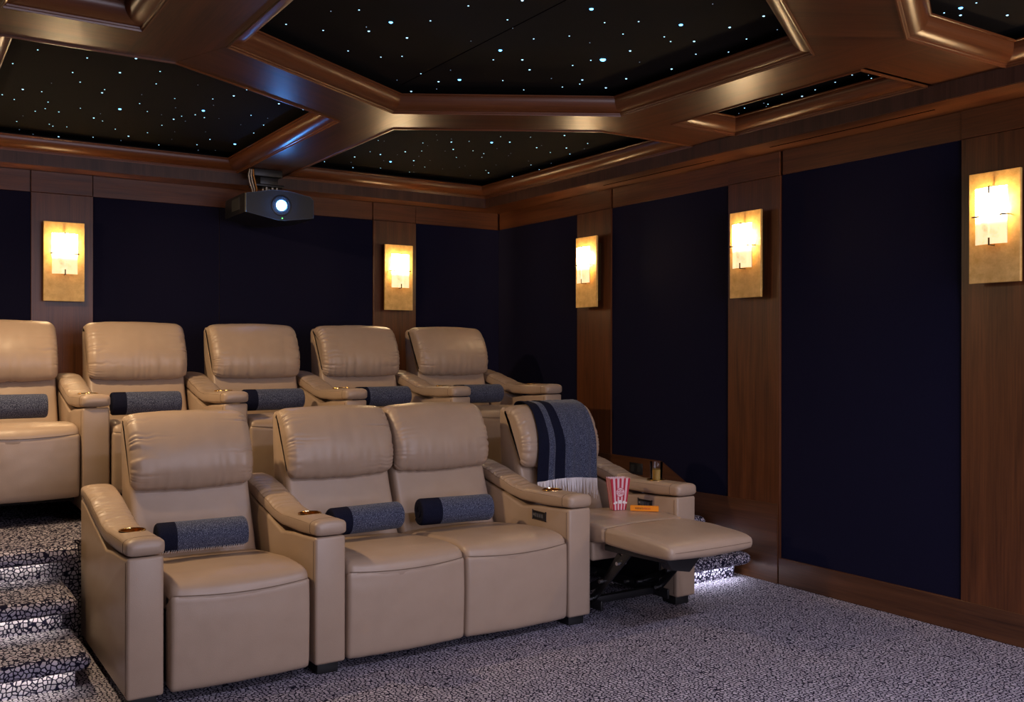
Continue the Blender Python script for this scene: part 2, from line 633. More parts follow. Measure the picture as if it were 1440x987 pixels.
# friezes between pilasters
mb = MB()
e = sorted([YF] + [q for p in PIL_R[:3] for q in p] + [YB])
for a, b in zip(e[0::2], e[1::2]):
    mb.box((XR + 0.006, a + 0.001, Z_PAN), (XR + 0.025, b - 0.012, Z_SOF), 0.001, seg=1)
struct(mb, 'trim_6', W_Y, 'horizontal walnut frieze board along the top of the right wall', 'trim')
mb = MB()
e = [XL] + [q for p in PIL_B for q in p] + [XR]
for a, b in zip(e[0::2], e[1::2]):
    mb.box((a + 0.001, YB + 0.006, Z_PAN), (b - 0.006, YB + 0.025, Z_SOF), 0.001, seg=1)
struct(mb, 'trim_7', W_X, 'horizontal walnut frieze board along the top of the back wall', 'trim')
# skirting
mb = MB()
mb.box((XR - 0.003, YF, 0.001), (XR + 0.025, 3.645, 0.147), 0.002, seg=1)
mb.prism([(3.652, 0.001), (3.652, 0.447), (4.30, 0.432), (4.62, 0.590), (YB, 0.590), (YB, 0.001)], 'x', XR - 0.006, XR + 0.025, 0.0)
bs = struct(mb, 'baseboard_right', W_BASE, 'dark walnut skirting of the right wall rising beside the steps', 'baseboard')
mb = MB()
mb.box((XL, YB - 0.005, P_H), (XR, YB + 0.025, 0.590), 0.002, seg=1)
struct(mb, 'baseboard_back', W_BASEX, 'dark walnut skirting of the back wall behind the back row', 'baseboard')

# outlet on the skirting
mb = MB()
mb.box((XR - 0.012, 4.785, 0.482), (XR - 0.0061, 4.912, 0.556), 0.002)
ou = mb.build('wall_outlet', BLACK)
tag(ou, 'black double power outlet plate on the walnut skirting beside the extended recliner', 'outlet')
for yy in (4.815, 4.882):
    mb = MB()
    mb.box((XR - 0.0145, yy - 0.017, 0.496), (XR - 0.0119, yy + 0.017, 0.542), 0.001, seg=1)
    mb.build('socket', BASE_DARK, ou)

# ---- soffit, fascia
mb = MB()
mb.box((X_FAS, YF, Z_SOF), (XR + 0.03, YB + 0.02, Z_BEAM + 0.06), 0.0)
mb.box((XL, Y_FAS, Z_SOF), (X_FAS, YB + 0.02, Z_BEAM + 0.06), 0.0, 1)
# dark vertical fascia board set just proud, grain upright
mb.box((X_FAS - 0.004, YF, Z_SOF + 0.003), (X_FAS, Y_FAS - 0.004, Z_BEAM - 0.0005), 0.0, 2)
mb.box((XL, Y_FAS - 0.004, Z_SOF + 0.003), (X_FAS, Y_FAS, Z_BEAM - 0.0005), 0.0, 2)
W_FAS = wood('fascia walnut upright', 'z', dark=(0.035, 0.015, 0.010), light=(0.095, 0.043, 0.028), gloss=0.4)
struct(mb, 'ceiling_soffit', [W_Y, W_X, W_FAS], 'lowered walnut soffit running round the room above the sconces', 'soffit')
mb = MB()
mb.box((4.03, 2.62, Z_SOF - 0.0015), (4.038, 3.60, Z_SOF + 0.001))
mb.box((4.03, 4.02, Z_SOF - 0.0015), (4.038, 5.05, Z_SOF + 0.001))
struct(mb, 'trim_8', GAP, 'thin dark air slots in the soffit along the right wall', 'trim')

# ---- coffered ceiling
A_, B_, C_, D_, E_, F_ = (1.115, 3.755), (2.12, 4.346), (3.115, 3.755), (3.115, 2.55), (2.12, 1.96), (1.115, 2.55)
CY = 3.153


def mir(p):
    return (p[0], 2 * CY - p[1])


XLF = 0.33
L1, L2, M1, M2 = (1.0, 4.075), (1.97, 4.645), (2.27, 4.645), (3.246, 4.075)
boards = []
for mf in (lambda p: p, mir):
    boards += [
        ([mf(p) for p in (A_, (1.97, 4.258), L2, L1)], 3),
        ([mf(p) for p in ((2.27, 4.258), C_, M2, M1)], 4),
        ([mf(p) for p in (B_, (2.27, 4.258), M1, (2.27, Y_FAS), (1.97, Y_FAS), L2, (1.97, 4.258))], 1),
        ([mf(p) for p in ((3.447, 3.75), (X_FAS, 3.75), (X_FAS, 4.08), (3.447, 4.08))], 0),
        ([mf(p) for p in ((XLF, 3.74), (0.80, 3.74), (0.80, 4.075), (XLF, 4.075))], 0)]
boards += [([D_, mir(M2), (3.447, mir((0, 4.08))[1]), (3.447, 4.08), M2, C_], 1),
           ([(0.80, mir((0, 4.075))[1]), mir(L1), F_, A_, L1, (0.80, 4.075)], 1),
           ([(-1.9, YF), (XLF, YF), (XLF, Y_FAS), (XL - 0.1, Y_FAS), (XL - 0.1, 2.1), (-1.9, 2.1)], 1),
           ([(XLF, YF), (X_FAS, YF), (X_FAS, mir((0, Y_FAS))[1]), (XLF, mir((0, Y_FAS))[1])], 0)]
mb = MB()
for k, (poly, mi) in enumerate(boards):
    # each board a thin slab with a hairline joint round it
    cx = sum(p[0] for p in poly) / len(poly)
    cy = sum(p[1] for p in poly) / len(poly)
    z = Z_BEAM + 0.0003 * (k % 3)
    ids = [mb.vert((x, y, z)) for x, y in poly]
    ids2 = [mb.vert((x, y, z + 0.012)) for x, y in poly]
    mb.face(ids, mi)
    n = len(poly)
    for i in range(n):
        mb.face((ids[i], ids[(i + 1) % n], ids2[(i + 1) % n], ids2[i]), mi)
struct(mb, 'ceiling', [W_X, W_Y, W_Z, W_D1, W_D2], 'walnut beams of the coffered ceiling framing the starry panels', 'ceiling', smooth=False)
mb = MB()
mb.box((-1.9, YF - 0.1, 2.75), (XR + 0.2, YB + 0.2, 2.85))
struct(mb, 'ceiling_deck', GAP, 'plain dark deck above the coffers', 'ceiling')

# crown profile: (inward u, up v)
CP = [(0.0, 0.004), (0.0, -0.007), (0.006, -0.007), (0.008, 0.0), (0.014, 0.001), (0.016, 0.007), (0.020, 0.007)]
for k in range(1, 9):
    a = PI / 2 * k / 8
    CP.append((0.020 + 0.063 * math.sin(a), 0.007 + 0.055 * (1 - math.cos(a))))
CP += [(0.083, 0.066), (0.090, 0.066), (0.094, 0.069), (0.094, 0.074), (-0.03, 0.074)]


def inset(poly, u):
    n = len(poly)
    ar = sum(poly[i][0] * poly[(i + 1) % n][1] - poly[(i + 1) % n][0] * poly[i][1] for i in range(n))
    if ar < 0:
        poly = poly[::-1]
    out = []
    for i in range(n):
        p0, p1, p2 = Vector(poly[i - 1]), Vector(poly[i]), Vector(poly[(i + 1) % n])
        d1, d2 = (p1 - p0).normalized(), (p2 - p1).normalized()
        n1, n2 = Vector((-d1.y, d1.x)), Vector((-d2.y, d2.x))
        b_ = (n1 + n2)
        b_ = b_ / max(1e-6, b_.dot(n1))
        q = p1 + b_ * u
        out.append((q.x, q.y))
    return out


coffers = {
    'hex': [A_, B_, C_, D_, E_, F_],
    'mid': [M1, M2, (X_FAS, 4.08), (X_FAS - 0.004, Y_FAS - 0.004), (2.27, Y_FAS - 0.004)],
    'left': [L2, L1, (XLF, 4.075), (XLF, Y_FAS - 0.004), (1.97, Y_FAS - 0.004)],
    'right': [(3.447, 3.75), (3.447, 2.58), (X_FAS - 0.004, 2.58), (X_FAS - 0.004, 3.75)],
    'leftrect': [(0.80, 3.74), (0.80, 2.58), (XLF, 2.58), (XLF, 3.74)],
}
coffers['front'] = [mir(p) for p in coffers['mid']]
coffers['frontleft'] = [mir(p) for p in coffers['left']]
names = {'hex': 'the central hexagon coffer', 'mid': 'the coffer above the back right corner', 'left': 'the coffer above the back left seats',
         'right': 'the narrow rectangular coffer by the right wall', 'leftrect': 'the rectangular coffer at the top left',
         'front': 'the coffer at the top right', 'frontleft': 'the coffer above the camera'}
CROWN_MI = {'x': 0, 'y': 1, 'd1': 2, 'd2': 3}
star_panels = {}
for k, (key, poly) in enumerate(coffers.items()):
    mb = MB()
    loops = [inset(poly, u) for u, v in CP]
    n = len(poly)
    ccw = inset(poly, 0)
    for i in range(n):
        p, q = ccw[i], ccw[(i + 1) % n]
        dx, dy = q[0] - p[0], q[1] - p[1]
        ang = math.degrees(math.atan2(dy, dx)) % 180
        ax = 'x' if ang < 8 or ang > 172 else 'y' if 82 < ang < 98 else 'd1' if ang < 82 else 'd2'
        ids = [(mb.vert((*loops[s][i], Z_BEAM + CP[s][1])), mb.vert((*loops[s][(i + 1) % n], Z_BEAM + CP[s][1]))) for s in range(len(CP))]
        for s in range(len(CP) - 1):
            mb.face((ids[s][0], ids[s][1], ids[s + 1][1], ids[s + 1][0]), CROWN_MI[ax])
    struct(mb, 'trim_%d' % (9 + k), [WC['x'], WC['y'], WC['d1'], WC['d2']], 'polished walnut crown moulding framing ' + names[key], 'moulding', ang=40)
    mb = MB()
    inn = inset(poly, -0.08)
    a = [mb.vert((*p, Z_STAR)) for p in inn]
    b = [mb.vert((*p, Z_BEAM + 0.0745)) for p in inn]
    mb.face(a)
    for i in range(n):
        mb.face((a[i], a[(i + 1) % n], b[(i + 1) % n], b[i]))
    o = mb.build('star_panel', STAR_FAB, smooth=False)
    tag(o, 'black starry fabric panel in ' + names[key], 'ceiling panel', 'starry ceiling panels')
    star_panels[key] = (o, inn)
mb = MB()
mb.box((2.118, 2.06, Z_STAR - 0.001), (2.122, 4.24, Z_STAR + 0.002))
mb.build('panel_seam', GAP, star_panels['hex'][0])

# stars: pixel positions read off the photograph, thrown onto the panel plane
def S(org, s, pts):
    return [(org[0] + x / s, org[1] + y / s, k) for x, y, k in pts]


STARS = S((360, 0), 3.4286, [(145, 117, 1), (324, 146, 1), (361, 54, 0), (497, 48, 1), (544, 150, 2), (532, 130, 0), (650, 107, 3), (728, 182, 2), (841, 100, 1),
    (1024, 28, 1), (1284, 2, 2), (1212, 95, 1), (1238, 136, 0), (1036, 198, 0), (1339, 187, 1), (1178, 242, 3), (1144, 288, 1), (1284, 288, 2), (1319, 336, 2),
    (444, 245, 1), (602, 275, 1), (704, 271, 1), (795, 355, 1), (938, 338, 0), (981, 384, 3), (880, 393, 2), (871, 429, 0), (680, 386, 0), (748, 440, 2),
    (1190, 388, 1), (1291, 433, 1), (1424, 378, 0)])
STARS += S((760, 0), 3.6, [(258, 45, 3), (325, 114, 1), (146, 182, 1), (250, 216, 0), (497, 109, 1), (418, 172, 1), (316, 301, 4), (255, 305, 1), (454, 257, 2), (163, 331, 1),
    (111, 440, 1), (212, 404, 2), (199, 425, 1), (331, 444, 2), (434, 398, 2), (502, 314, 0), (664, 349, 2), (787, 274, 1), (778, 209, 2), (659, 210, 1), (627, 186, 1),
    (711, 125, 3), (872, 20, 0), (958, 138, 2), (1043, 197, 1), (952, 263, 1), (1130, 81, 2), (1199, 150, 0)])
STARS += S((0, 40), 5.195, [(276, 156, 1), (93, 256, 1), (166, 444, 2), (16, 483, 1), (104, 518, 1), (305, 461, 1), (376, 399, 0), (351, 537, 1), (330, 585, 1), (257, 604, 1),
    (168, 638, 0), (122, 678, 1), (142, 739, 0), (242, 773, 0), (430, 609, 1), (531, 321, 1), (637, 215, 1), (585, 391, 1), (587, 582, 1), (360, 699, 1), (386, 713, 1), (488, 718, 1),
    (428, 790, 2), (680, 794, 1), (680, 824, 0), (764, 446, 1), (746, 469, 2), (876, 322, 2), (993, 219, 2), (876, 588, 3), (734, 622, 0), (685, 653, 2), (749, 675, 1), (842, 735, 1),
    (938, 786, 2), (884, 818, 0), (1020, 548, 1), (1035, 483, 0)])
STARS += S((200, 60), 5.483, [(138, 221, 1), (108, 317, 1), (482, 231, 2), (429, 326, 0), (251, 430, 1), (257, 501, 0), (39, 530, 1), (149, 555, 0), (242, 589, 2), (304, 566, 1), (333, 604, 0),
    (152, 636, 1), (41, 694, 1), (251, 686, 0), (228, 744, 0), (128, 788, 1), (77, 818, 1), (409, 555, 1), (471, 523, 3), (479, 577, 1), (544, 433, 1), (550, 482, 0), (592, 584, 0),
    (488, 687, 0), (522, 745, 1), (422, 786, 1), (432, 828, 0), (564, 830, 0), (706, 409, 2), (806, 362, 1), (839, 559, 1), (760, 632, 0), (860, 696, 1), (936, 635, 1), (967, 582, 0),
    (1054, 470, 2), (1240, 515, 1), (714, 781, 3)])
STARS += S((440, 170), 5.76, [(756, 73, 0), (529, 157, 1), (578, 163, 0), (464, 249, 1), (547, 271, 2), (338, 291, 2), (310, 335, 0), (94, 329, 1), (39, 369, 1), (325, 378, 1), (257, 396, 1),
    (427, 429, 0), (580, 438, 1), (574, 322, 0), (548, 381, 1), (629, 329, 3), (684, 273, 0), (748, 249, 2), (891, 178, 1), (930, 200, 0), (881, 243, 1), (858, 286, 0), (817, 321, 2),
    (817, 360, 0), (782, 414, 1), (817, 414, 0), (906, 373, 1), (949, 319, 0), (844, 461, 1), (737, 457, 1), (1001, 113, 0), (1009, 155, 0), (1121, 170, 2), (1122, 147, 0), (1137, 230, 2),
    (1071, 244, 0), (1162, 295, 1), (1049, 387, 0), (1011, 480, 4), (1187, 375, 0), (1232, 363, 0), (1274, 442, 0), (1217, 500, 0), (1265, 165, 1), (1297, 241, 1), (1384, 264, 1),
    (1369, 294, 1), (1401, 400, 1), (1423, 420, 2), (1361, 531, 1)])
STARS += S((680, 170), 5.76, [(66, 174, 3), (138, 127, 1), (212, 171, 2), (108, 223, 0), (220, 263, 0), (202, 281, 0), (101, 356, 0), (235, 449, 2), (381, 131, 1), (430, 216, 2), (469, 199, 0),
    (364, 324, 0), (384, 356, 1), (451, 394, 1), (549, 342, 0), (541, 255, 1), (655, 117, 2), (671, 219, 2), (699, 268, 1), (843, 182, 1), (816, 225, 0), (1027, 99, 1), (1225, 188, 0)])
STARS += S((1000, 60), 6.0, [(225, 528, 0), (282, 551, 1), (234, 597, 0), (480, 518, 1), (465, 537, 0), (444, 510, 0), (597, 435, 1), (716, 384, 2), (767, 451, 2), (796, 465, 0), (878, 397, 1),
    (1047, 333, 1), (1190, 272, 1), (1328, 274, 0), (1352, 300, 1)])
STARS += S((1080, 0), 3.997, [(885, 6, 1), (990, 72, 1), (1083, 44, 3), (1082, 85, 2), (1171, 16, 1), (1345, 85, 2)])
STAR_R = [0.0022, 0.0033, 0.0050, 0.0082, 0.0135]
star_mesh = {}
for sz in range(5):
    mb = MB()
    rr = STAR_R[sz]
    mb.lathe([(0.0002, -0.6 * rr)] + [(rr * math.cos(a), -0.6 * rr * math.sin(a)) for a in (1.2, 0.8, 0.4, 0)] + [(rr, 0.002)], (0, 0, 0), 10)
    o = mb.build('star_light', [STAR0, STAR1, STAR1, STAR2, STAR2][sz])
    star_mesh[sz] = o.data
    bpy.data.objects.remove(o)


def inside(p, poly):
    c = False
    n = len(poly)
    for i in range(n):
        a, b = poly[i], poly[i - 1]
        if (a[1] > p[1]) != (b[1] > p[1]) and p[0] < (b[0] - a[0]) * (p[1] - a[1]) / (b[1] - a[1]) + a[0]:
            c = not c
    return c


count = {}
for x, y, k in STARS:
    P = on_z(x, y, Z_STAR)
    for key, (o, inn) in star_panels.items():
        if inside((P.x, P.y), inset(coffers[key], -0.07)):
            s = bpy.data.objects.new('star_light', star_mesh[k])
            col.objects.link(s)
            s.parent = o
            s.location = (P.x, P.y, Z_STAR)
            count[key] = count.get(key, 0) + 1
print('STARS', count)

# ------------------------------------------------------------------ recliners
CAP_TOP = [(0.0, 0.616), (0.13, 0.613), (0.28, 0.609), (0.38, 0.605), (0.47, 0.614), (0.60, 0.645), (0.75, 0.681), (0.87, 0.699), (0.98, 0.702)]
CAP_BOT = [(0.0, 0.558), (0.2, 0.546), (0.4, 0.545), (0.5, 0.557), (0.6, 0.577), (0.72, 0.602), (0.80, 0.624), (0.90, 0.648), (0.98, 0.652)]


def ring_rr(cx, y, zb, zt, hw, n=40, p=4.5, crown=0.006, wob=None):
    out = []
    cz, hh = (zb + zt) / 2, (zt - zb) / 2
    for k in range(n):
        a = 2 * PI * k / n
        c, s = math.cos(a), math.sin(a)
        u = math.copysign(abs(c) ** (2 / p), c)
        w = math.copysign(abs(s) ** (2 / p), s)
        z = cz + hh * w
        if w > 0:
            z += crown * (1 - u * u) * w
            if wob:
                z += wob(u, w)
        out.append((cx + hw * u, y, z))
    return out


def arm_cap_mesh(seed):
    """padded arm top swept front to back, with a real hole for the cup"""
    mb = MB()
    rings = []
    n = 150
    y_a, y_b = -0.012, 0.965
    for i in range(n + 1):
        t = i / n
        y = y_a + (y_b - y_a) * t
        zb, zt = lerp_prof(CAP_BOT, y), lerp_prof(CAP_TOP, y)
        e = min((y - y_a), (y_b - y))
        rr = 0.022
        k = 1.0
        sh = 0.0
        if e < rr:
            sh = rr - math.sqrt(max(0, rr * rr - (rr - e) ** 2))
        slope = max(0.0, min(1.0, (y - 0.36) / 0.1)) * max(0.0, min(1.0, (0.93 - y) / 0.1))

        def wob(u, w, y=y, slope=slope):
            q = noise.noise(Vector((u * 1.3 + seed, y * 9, seed))) * 0.003
            r_ = noise.noise(Vector((u * 0.9 + seed * 3, y * 46, 4.0)))
            fo = (0.5 + 0.5 * math.cos(2 * PI * (y / 0.036 + 0.8 * noise.noise(Vector((y * 13, u * 0.8, seed)))))) ** 2
            am = 0.35 + max(0.0, noise.noise(Vector((y * 14 + 5, u * 1.5, seed * 2))) + 0.25)
            return slope * (q - 0.0075 * fo * am * (1 - 0.55 * (u + 0.15) ** 2) - 0.002 * max(0.0, r_))
        rings.append(ring_rr(0, y, zb + sh * 0.9, zt - sh, 0.068 - sh, wob=wob))
    mb.loft(rings)
    # seams along both upper edges and across the front patch
    for sx in (-1, 1):
        pts = []
        for i in range(40):
            y = 0.055 + 0.86 * i / 39
            pts.append((sx * 0.0655, y, lerp_prof(CAP_TOP, y) - 0.0125))
        mb.tube(pts, 0.0012, 6, 1)
    fr = ring_rr(0, 0.052, lerp_prof(CAP_BOT, 0.052), lerp_prof(CAP_TOP, 0.052), 0.0684)
    mb.tube(fr + fr[:1], 0.0011, 6, 1, False)
    o = mb.build('arm_pad', [LEATHER, SEAM], ang=50)
    # cut the cup hole
    cb = MB()
    cb.lathe([(0.0001, 0.09), (0.0455, 0.09), (0.0455, -0.035), (0.0001, -0.035)], (0, 0.228, 0.61), 40)
    co = cb.build('cutter', LEATHER)
    md = o.modifiers.new('hole', 'BOOLEAN')
    md.object = co
    md.operation = 'DIFFERENCE'
    md.solver = 'EXACT'
    bpy.context.view_layer.update()
    dg = bpy.context.evaluated_depsgraph_get()
    me = bpy.data.meshes.new_from_object(o.evaluated_get(dg))
    o.modifiers.clear()
    o.data = me
    bpy.data.objects.remove(co)
    mesh = o.data
    bpy.data.objects.remove(o)
    return mesh


CAP_MESH = [arm_cap_mesh(1.0), arm_cap_mesh(7.3)]
mb = MB()
mb.lathe([(0.0435, 0.004), (0.0445, 0.0065), (0.048, 0.0065), (0.0492, 0.0045), (0.0492, 0.002), (0.045, 0.001), (0.045, -0.034), (0.0001, -0.034), (0.0001, -0.032), (0.0432, -0.032), (0.0435, 0.004)], (0, 0.228, 0.612), 48)
o = mb.build('cup_holder', GOLD)
CUP_MESH = o.data
bpy.data.objects.remove(o)

prof_arm = [(0.0, 0.045), (0.0, 0.555)] + [(y, lerp_prof(CAP_BOT, y) - 0.006 - 0.018 * max(0, 1 - abs(y - 0.40) / 0.16)) for y in [0.08, 0.16, 0.22, 0.27, 0.31, 0.35, 0.38, 0.40, 0.42, 0.45, 0.49, 0.54, 0.60, 0.66, 0.72, 0.80, 0.90]] + [(0.965, 0.645), (0.965, 0.045)]
mb = MB()
mb.prism(prof_arm, 'x', -0.0645, 0.0645, 0.012)
for sx in (-1, 1):
    mb.tube([(sx * 0.0650, 0.020, 0.06), (sx * 0.0650, 0.020, 0.3), (sx * 0.0650, 0.020, 0.538)], 0.0012, 6, 1)
o = mb.build('armrest', [LEATHER, SEAM])
ARM_MESH = o.data
bpy.data.objects.remove(o)
mb = MB()
mb.box((-0.045, 0.03, 0.0), (0.045, 0.13, 0.044), 0.004)
o = mb.build('foot', BLACK_FOOT)
FOOT_MESH = o.data
bpy.data.objects.remove(o)


def link_mesh(name, mesh, parent, loc=(0, 0, 0)):
    o = bpy.data.objects.new(name, mesh)
    col.objects.link(o)
    o.parent = parent
    o.location = loc
    return o


def add_arm(root, x, variant=0, panel=0, dz=0.0):
    a = link_mesh('armrest', ARM_MESH, root, (x, 0, dz))
    link_mesh('arm_pad', CAP_MESH[variant % 2], a)
    c = link_mesh('cup_holder', CUP_MESH, a)
    c['label'] = 'round brass cup holder'
    link_mesh('foot', FOOT_MESH, a, (0, 0, -dz))
    link_mesh('foot', FOOT_MESH, a, (0, 0.81, -dz))
    if panel:
        mb = MB()
        s = panel
        mb.box((s * 0.0644, 0.187, 0.473), (s * 0.0674, 0.296, 0.513), 0.004, 0)
        b = mb.build('control_panel', BLACK, a)
        b['label'] = 'small black control panel'
        mb = MB()
        for k in range(4):
            mb.box((s * 0.0670, 0.207 + k * 0.019, 0.484), (s * 0.0692, 0.221 + k * 0.019, 0.502), 0.001, seg=1)
        mb.box((s * 0.0670, 0.280, 0.489), (s * 0.0685, 0.289, 0.499), 0.001, 1, 1)
        mb.build('button', [plain('grey rubber button', (0.10, 0.10, 0.11), 0.5), STEEL], b)
    return a


def pillow_mesh(name, prof, hw, seed, parent, dy=0.0, dz=0.0, pleat=0.010, mats=None, crease=0.0, endr=0.045, n_prof=170, n_t=84, puff=0.008, slim=1.0, front=None):
    """a cushion: closed side outline (y,z) swept along x, ends rounded and gathered"""
    P = spline(prof, n_prof)
    Nn = normals2(P)
    cy_ = sum(p[0] for p in P) / n_prof
    cz_ = sum(p[1] for p in P) / n_prof
    mb = MB()
    rings = []
    for i in range(n_t + 1):
        t = -1 + 2 * i / n_t
        a = math.asin(max(-1, min(1, t)))
        # cluster stations near both ends
        tt = math.sin(PI / 2 * t) * 0.55 + t * 0.45
        x = tt * hw
        d = hw - abs(x)
        ins = endr - math.sqrt(max(0.0, endr * endr - max(0.0, endr - d) ** 2)) if d < endr else 0.0
        side = 1 if x > 0 else -1
        w = math.exp(-d / 0.038) * min(1.0, 0.4 + d / 0.015)
        ring = []
        for j, ((y, z), (ny, nz)) in enumerate(zip(P, Nn)):
            s = j / n_prof
            q = 0.0
            # gathers running in from the end seam, each fold with its own depth and length
            if pleat > 0.005:
                ph = s * 27 + 3.0 * noise.noise(Vector((s * 9, seed * 3.3, side * 4))) + 0.4 * noise.noise(Vector((d * 22, s * 12, seed + side)))
                kf = math.floor(ph + 0.5)
                dep = 0.35 + 0.65 * abs(noise.noise(Vector((kf * 1.7 + 0.3, seed * 2.1, side * 6.0)))) * 2
                ln_ = 0.016 + 0.10 * abs(noise.noise(Vector((kf * 2.3 + 0.7, seed * 1.3, side * 3.0 + 11))))
                fold = (0.5 + 0.5 * math.cos(2 * PI * (ph - kf))) ** 2
                q -= pleat * 0.55 * dep * fold * math.exp(-d / ln_)
            else:
                q -= pleat * w * abs(noise.noise(Vector((s * 46, seed * 5.1 + side * 9, d * 6.0))))
            # broad soft rumples
            q += puff * 0.16 * noise.noise(Vector((x * 6 + seed * 11, y * 7, z * 7)))
            q += 0.0012 * noise.noise(Vector((x * 24 + seed * 3, y * 16, z * 16 + seed)))
            # fullness towards the middle
            q += puff * (1 - tt * tt) * 0.8
            if crease:
                c = noise.noise(Vector((x * 30 + seed, seed * 4, 1.5)))
                low = max(0.0, 1 - (z - min(p[1] for p in P)) / 0.16)
                q -= crease * low * abs(c)
            q -= ins * slim
            yy, zz = y + ny * q + dy, z + nz * q + dz
            if front:
                k_ = 1 - tt * tt
                wy = max(0.0, min(1.0, (0.10 - y) / 0.10))
                wz = max(0.0, min(1.0, (z - dz * 0 - 0.06) / 0.30))
                zz -= front[0] * k_ * wy * wz
                yy -= front[1] * k_ * wy
            ring.append((x, yy, zz))
        rings.append(ring)
    mb.loft(rings)
    return mb.build(name, mats or LEATHER, parent, ang=60)


SEAT_PROF = [(0.0, 0.402), (0.003, 0.418), (0.018, 0.434), (0.05, 0.444), (0.14, 0.449), (0.26, 0.444), (0.40, 0.432), (0.55, 0.415), (0.66, 0.402), (0.68, 0.37), (0.66, 0.32), (0.4, 0.31), (0.1, 0.32), (0.02, 0.345), (0.002, 0.37)]
FOOTR_PROF = [(-0.002, 0.398), (0.02, 0.4), (0.07, 0.398), (0.08, 0.37), (0.08, 0.08), (0.07, 0.05), (0.02, 0.045), (0.002, 0.055), (-0.004, 0.09), (-0.008, 0.2), (-0.009, 0.3), (-0.006, 0.37)]
BACK_PROF = [(0.615, 0.36), (0.635, 0.44), (0.675, 0.54), (0.715, 0.64), (0.745, 0.72), (0.79, 0.80), (0.845, 0.92), (0.875, 0.985), (0.905, 1.003), (0.935, 0.995), (0.945, 0.95), (0.93, 0.75), (0.90, 0.4), (0.87, 0.22), (0.80, 0.2), (0.68, 0.22)]
HEAD_PROF = [(0.746, 0.712), (0.720, 0.697), (0.690, 0.708), (0.673, 0.742), (0.667, 0.79), (0.678, 0.85), (0.704, 0.912), (0.742, 0.970), (0.784, 1.006), (0.834, 1.016), (0.878, 1.012), (0.902, 0.996), (0.900, 0.97), (0.868, 0.93), (0.82, 0.84), (0.778, 0.77)]
seeds = [0]


def add_seat(root, x, w=0.55, seat_dz=0.0, head_dz=0.0, bot=0.0):
    """one reclining seat place: seat cushion, closed footrest, base, backrest, headrest"""
    seeds[0] += 1
    sd = seeds[0] * 1.37
    hw = w / 2 - 0.003
    s = pillow_mesh('seat', SEAT_PROF, hw, sd, root, 0, seat_dz, pleat=0.001, endr=0.03, n_prof=72, n_t=48, puff=0.010, front=(0.013, 0.010))
    s.location.x = x
    f = pillow_mesh('footrest', [(y, z if z > 0.2 else z + bot) for y, z in [(y, z + seat_dz) for y, z in FOOTR_PROF]], hw, sd + 0.5, root, 0, 0, pleat=0.0008, endr=0.014, n_prof=72, n_t=40, puff=0.004, front=(0.013, 0.010))
    f.location.x = x
    mb = MB()
    pts = []
    for k in range(25):
        t = -1 + k / 12
        pts.append((t * (hw - 0.010), -0.0185 * (1 - t * t) - 0.0012, 0.4005 + seat_dz - 0.013 * (1 - t * t)))
    mb.tube(pts, 0.0017, 6)
    sm = mb.build('stitching', SEAM, f)
    mb = MB()
    mb.box((-hw + 0.01, 0.10, 0.05 + bot), (hw - 0.01, 0.80, 0.315 + seat_dz), 0.004)
    b = mb.build('base', BASE_DARK, root)
    b.location.x = x
    bk = pillow_mesh('backrest', BACK_PROF, hw - 0.008, sd + 0.2, root, 0, head_dz, pleat=0.002, endr=0.02, n_prof=80, n_t=40, puff=0.004)
    bk.location.x = x
    h = pillow_mesh('headrest', HEAD_PROF, hw - 0.002, sd + 0.7, root, 0, head_dz, pleat=0.021, crease=0.009, endr=0.045, puff=0.014, slim=0.8)
    h.location.x = x
    return s


# front row ----------------------------------------------------------
r1 = empty('recliner', (1.134, Y0F, 0), 'closed beige leather recliner at the left end of the front row', 'recliner', 'front row seats')
add_seat(r1, 0.0, 0.54)
add_arm(r1, 0.780 - 1.134, 0)
lv = empty('loveseat', (2.112, Y0F, 0), 'beige leather two-seat recliner sofa in the middle of the front row', 'loveseat', 'front row seats')
add_seat(lv, -0.277, 0.553)
add_seat(lv, 0.277, 0.553)
add_arm(lv, 1.488 - 2.112, 1)
add_arm(lv, 2.738 - 2.112, 0, panel=-1)
# the front row's recliner with its footrest out
r4 = empty('recliner', (3.075, Y0F, 0), 'beige leather recliner with footrest raised and a throw over its headrest', 'recliner', 'front row seats')
hw4 = 0.258
SEAT4 = [(-0.080, 0.44), (-0.080, 0.452), (-0.079, 0.460), (-0.074, 0.464), (-0.05, 0.469), (0.05, 0.474), (0.2, 0.470), (0.36, 0.455), (0.54, 0.43), (0.56, 0.40), (0.5, 0.37), (0.2, 0.372), (0.0, 0.385), (-0.06, 0.394), (-0.076, 0.397), (-0.080, 0.402), (-0.080, 0.41)]
LEG4 = [(-0.0805, 0.44), (-0.0805, 0.452), (-0.084, 0.459), (-0.089, 0.463), (-0.11, 0.466), (-0.2, 0.468), (-0.36, 0.466), (-0.47, 0.459), (-0.52, 0.447), (-0.533, 0.432), (-0.532, 0.408), (-0.518, 0.394), (-0.46, 0.389), (-0.3, 0.386), (-0.16, 0.388), (-0.10, 0.391), (-0.088, 0.394), (-0.0805, 0.400), (-0.0805, 0.41)]
o = pillow_mesh('seat', SEAT4, hw4, 31.0, r4, pleat=0.001, endr=0.018, n_prof=72, n_t=48, puff=0.008)
o = pillow_mesh('footrest', LEG4, hw4, 33.0, r4, pleat=0.0008, endr=0.018, n_prof=80, n_t=48, puff=0.012)
mb = MB()
mb.tube([(t * hw4, -0.5335 - 0.0098 * (1 - t * t), 0.424) for t in [-0.9 + k * 0.06 for k in range(31)]], 0.0014, 6)
mb.build('stitching', SEAM, o)
mb = MB()
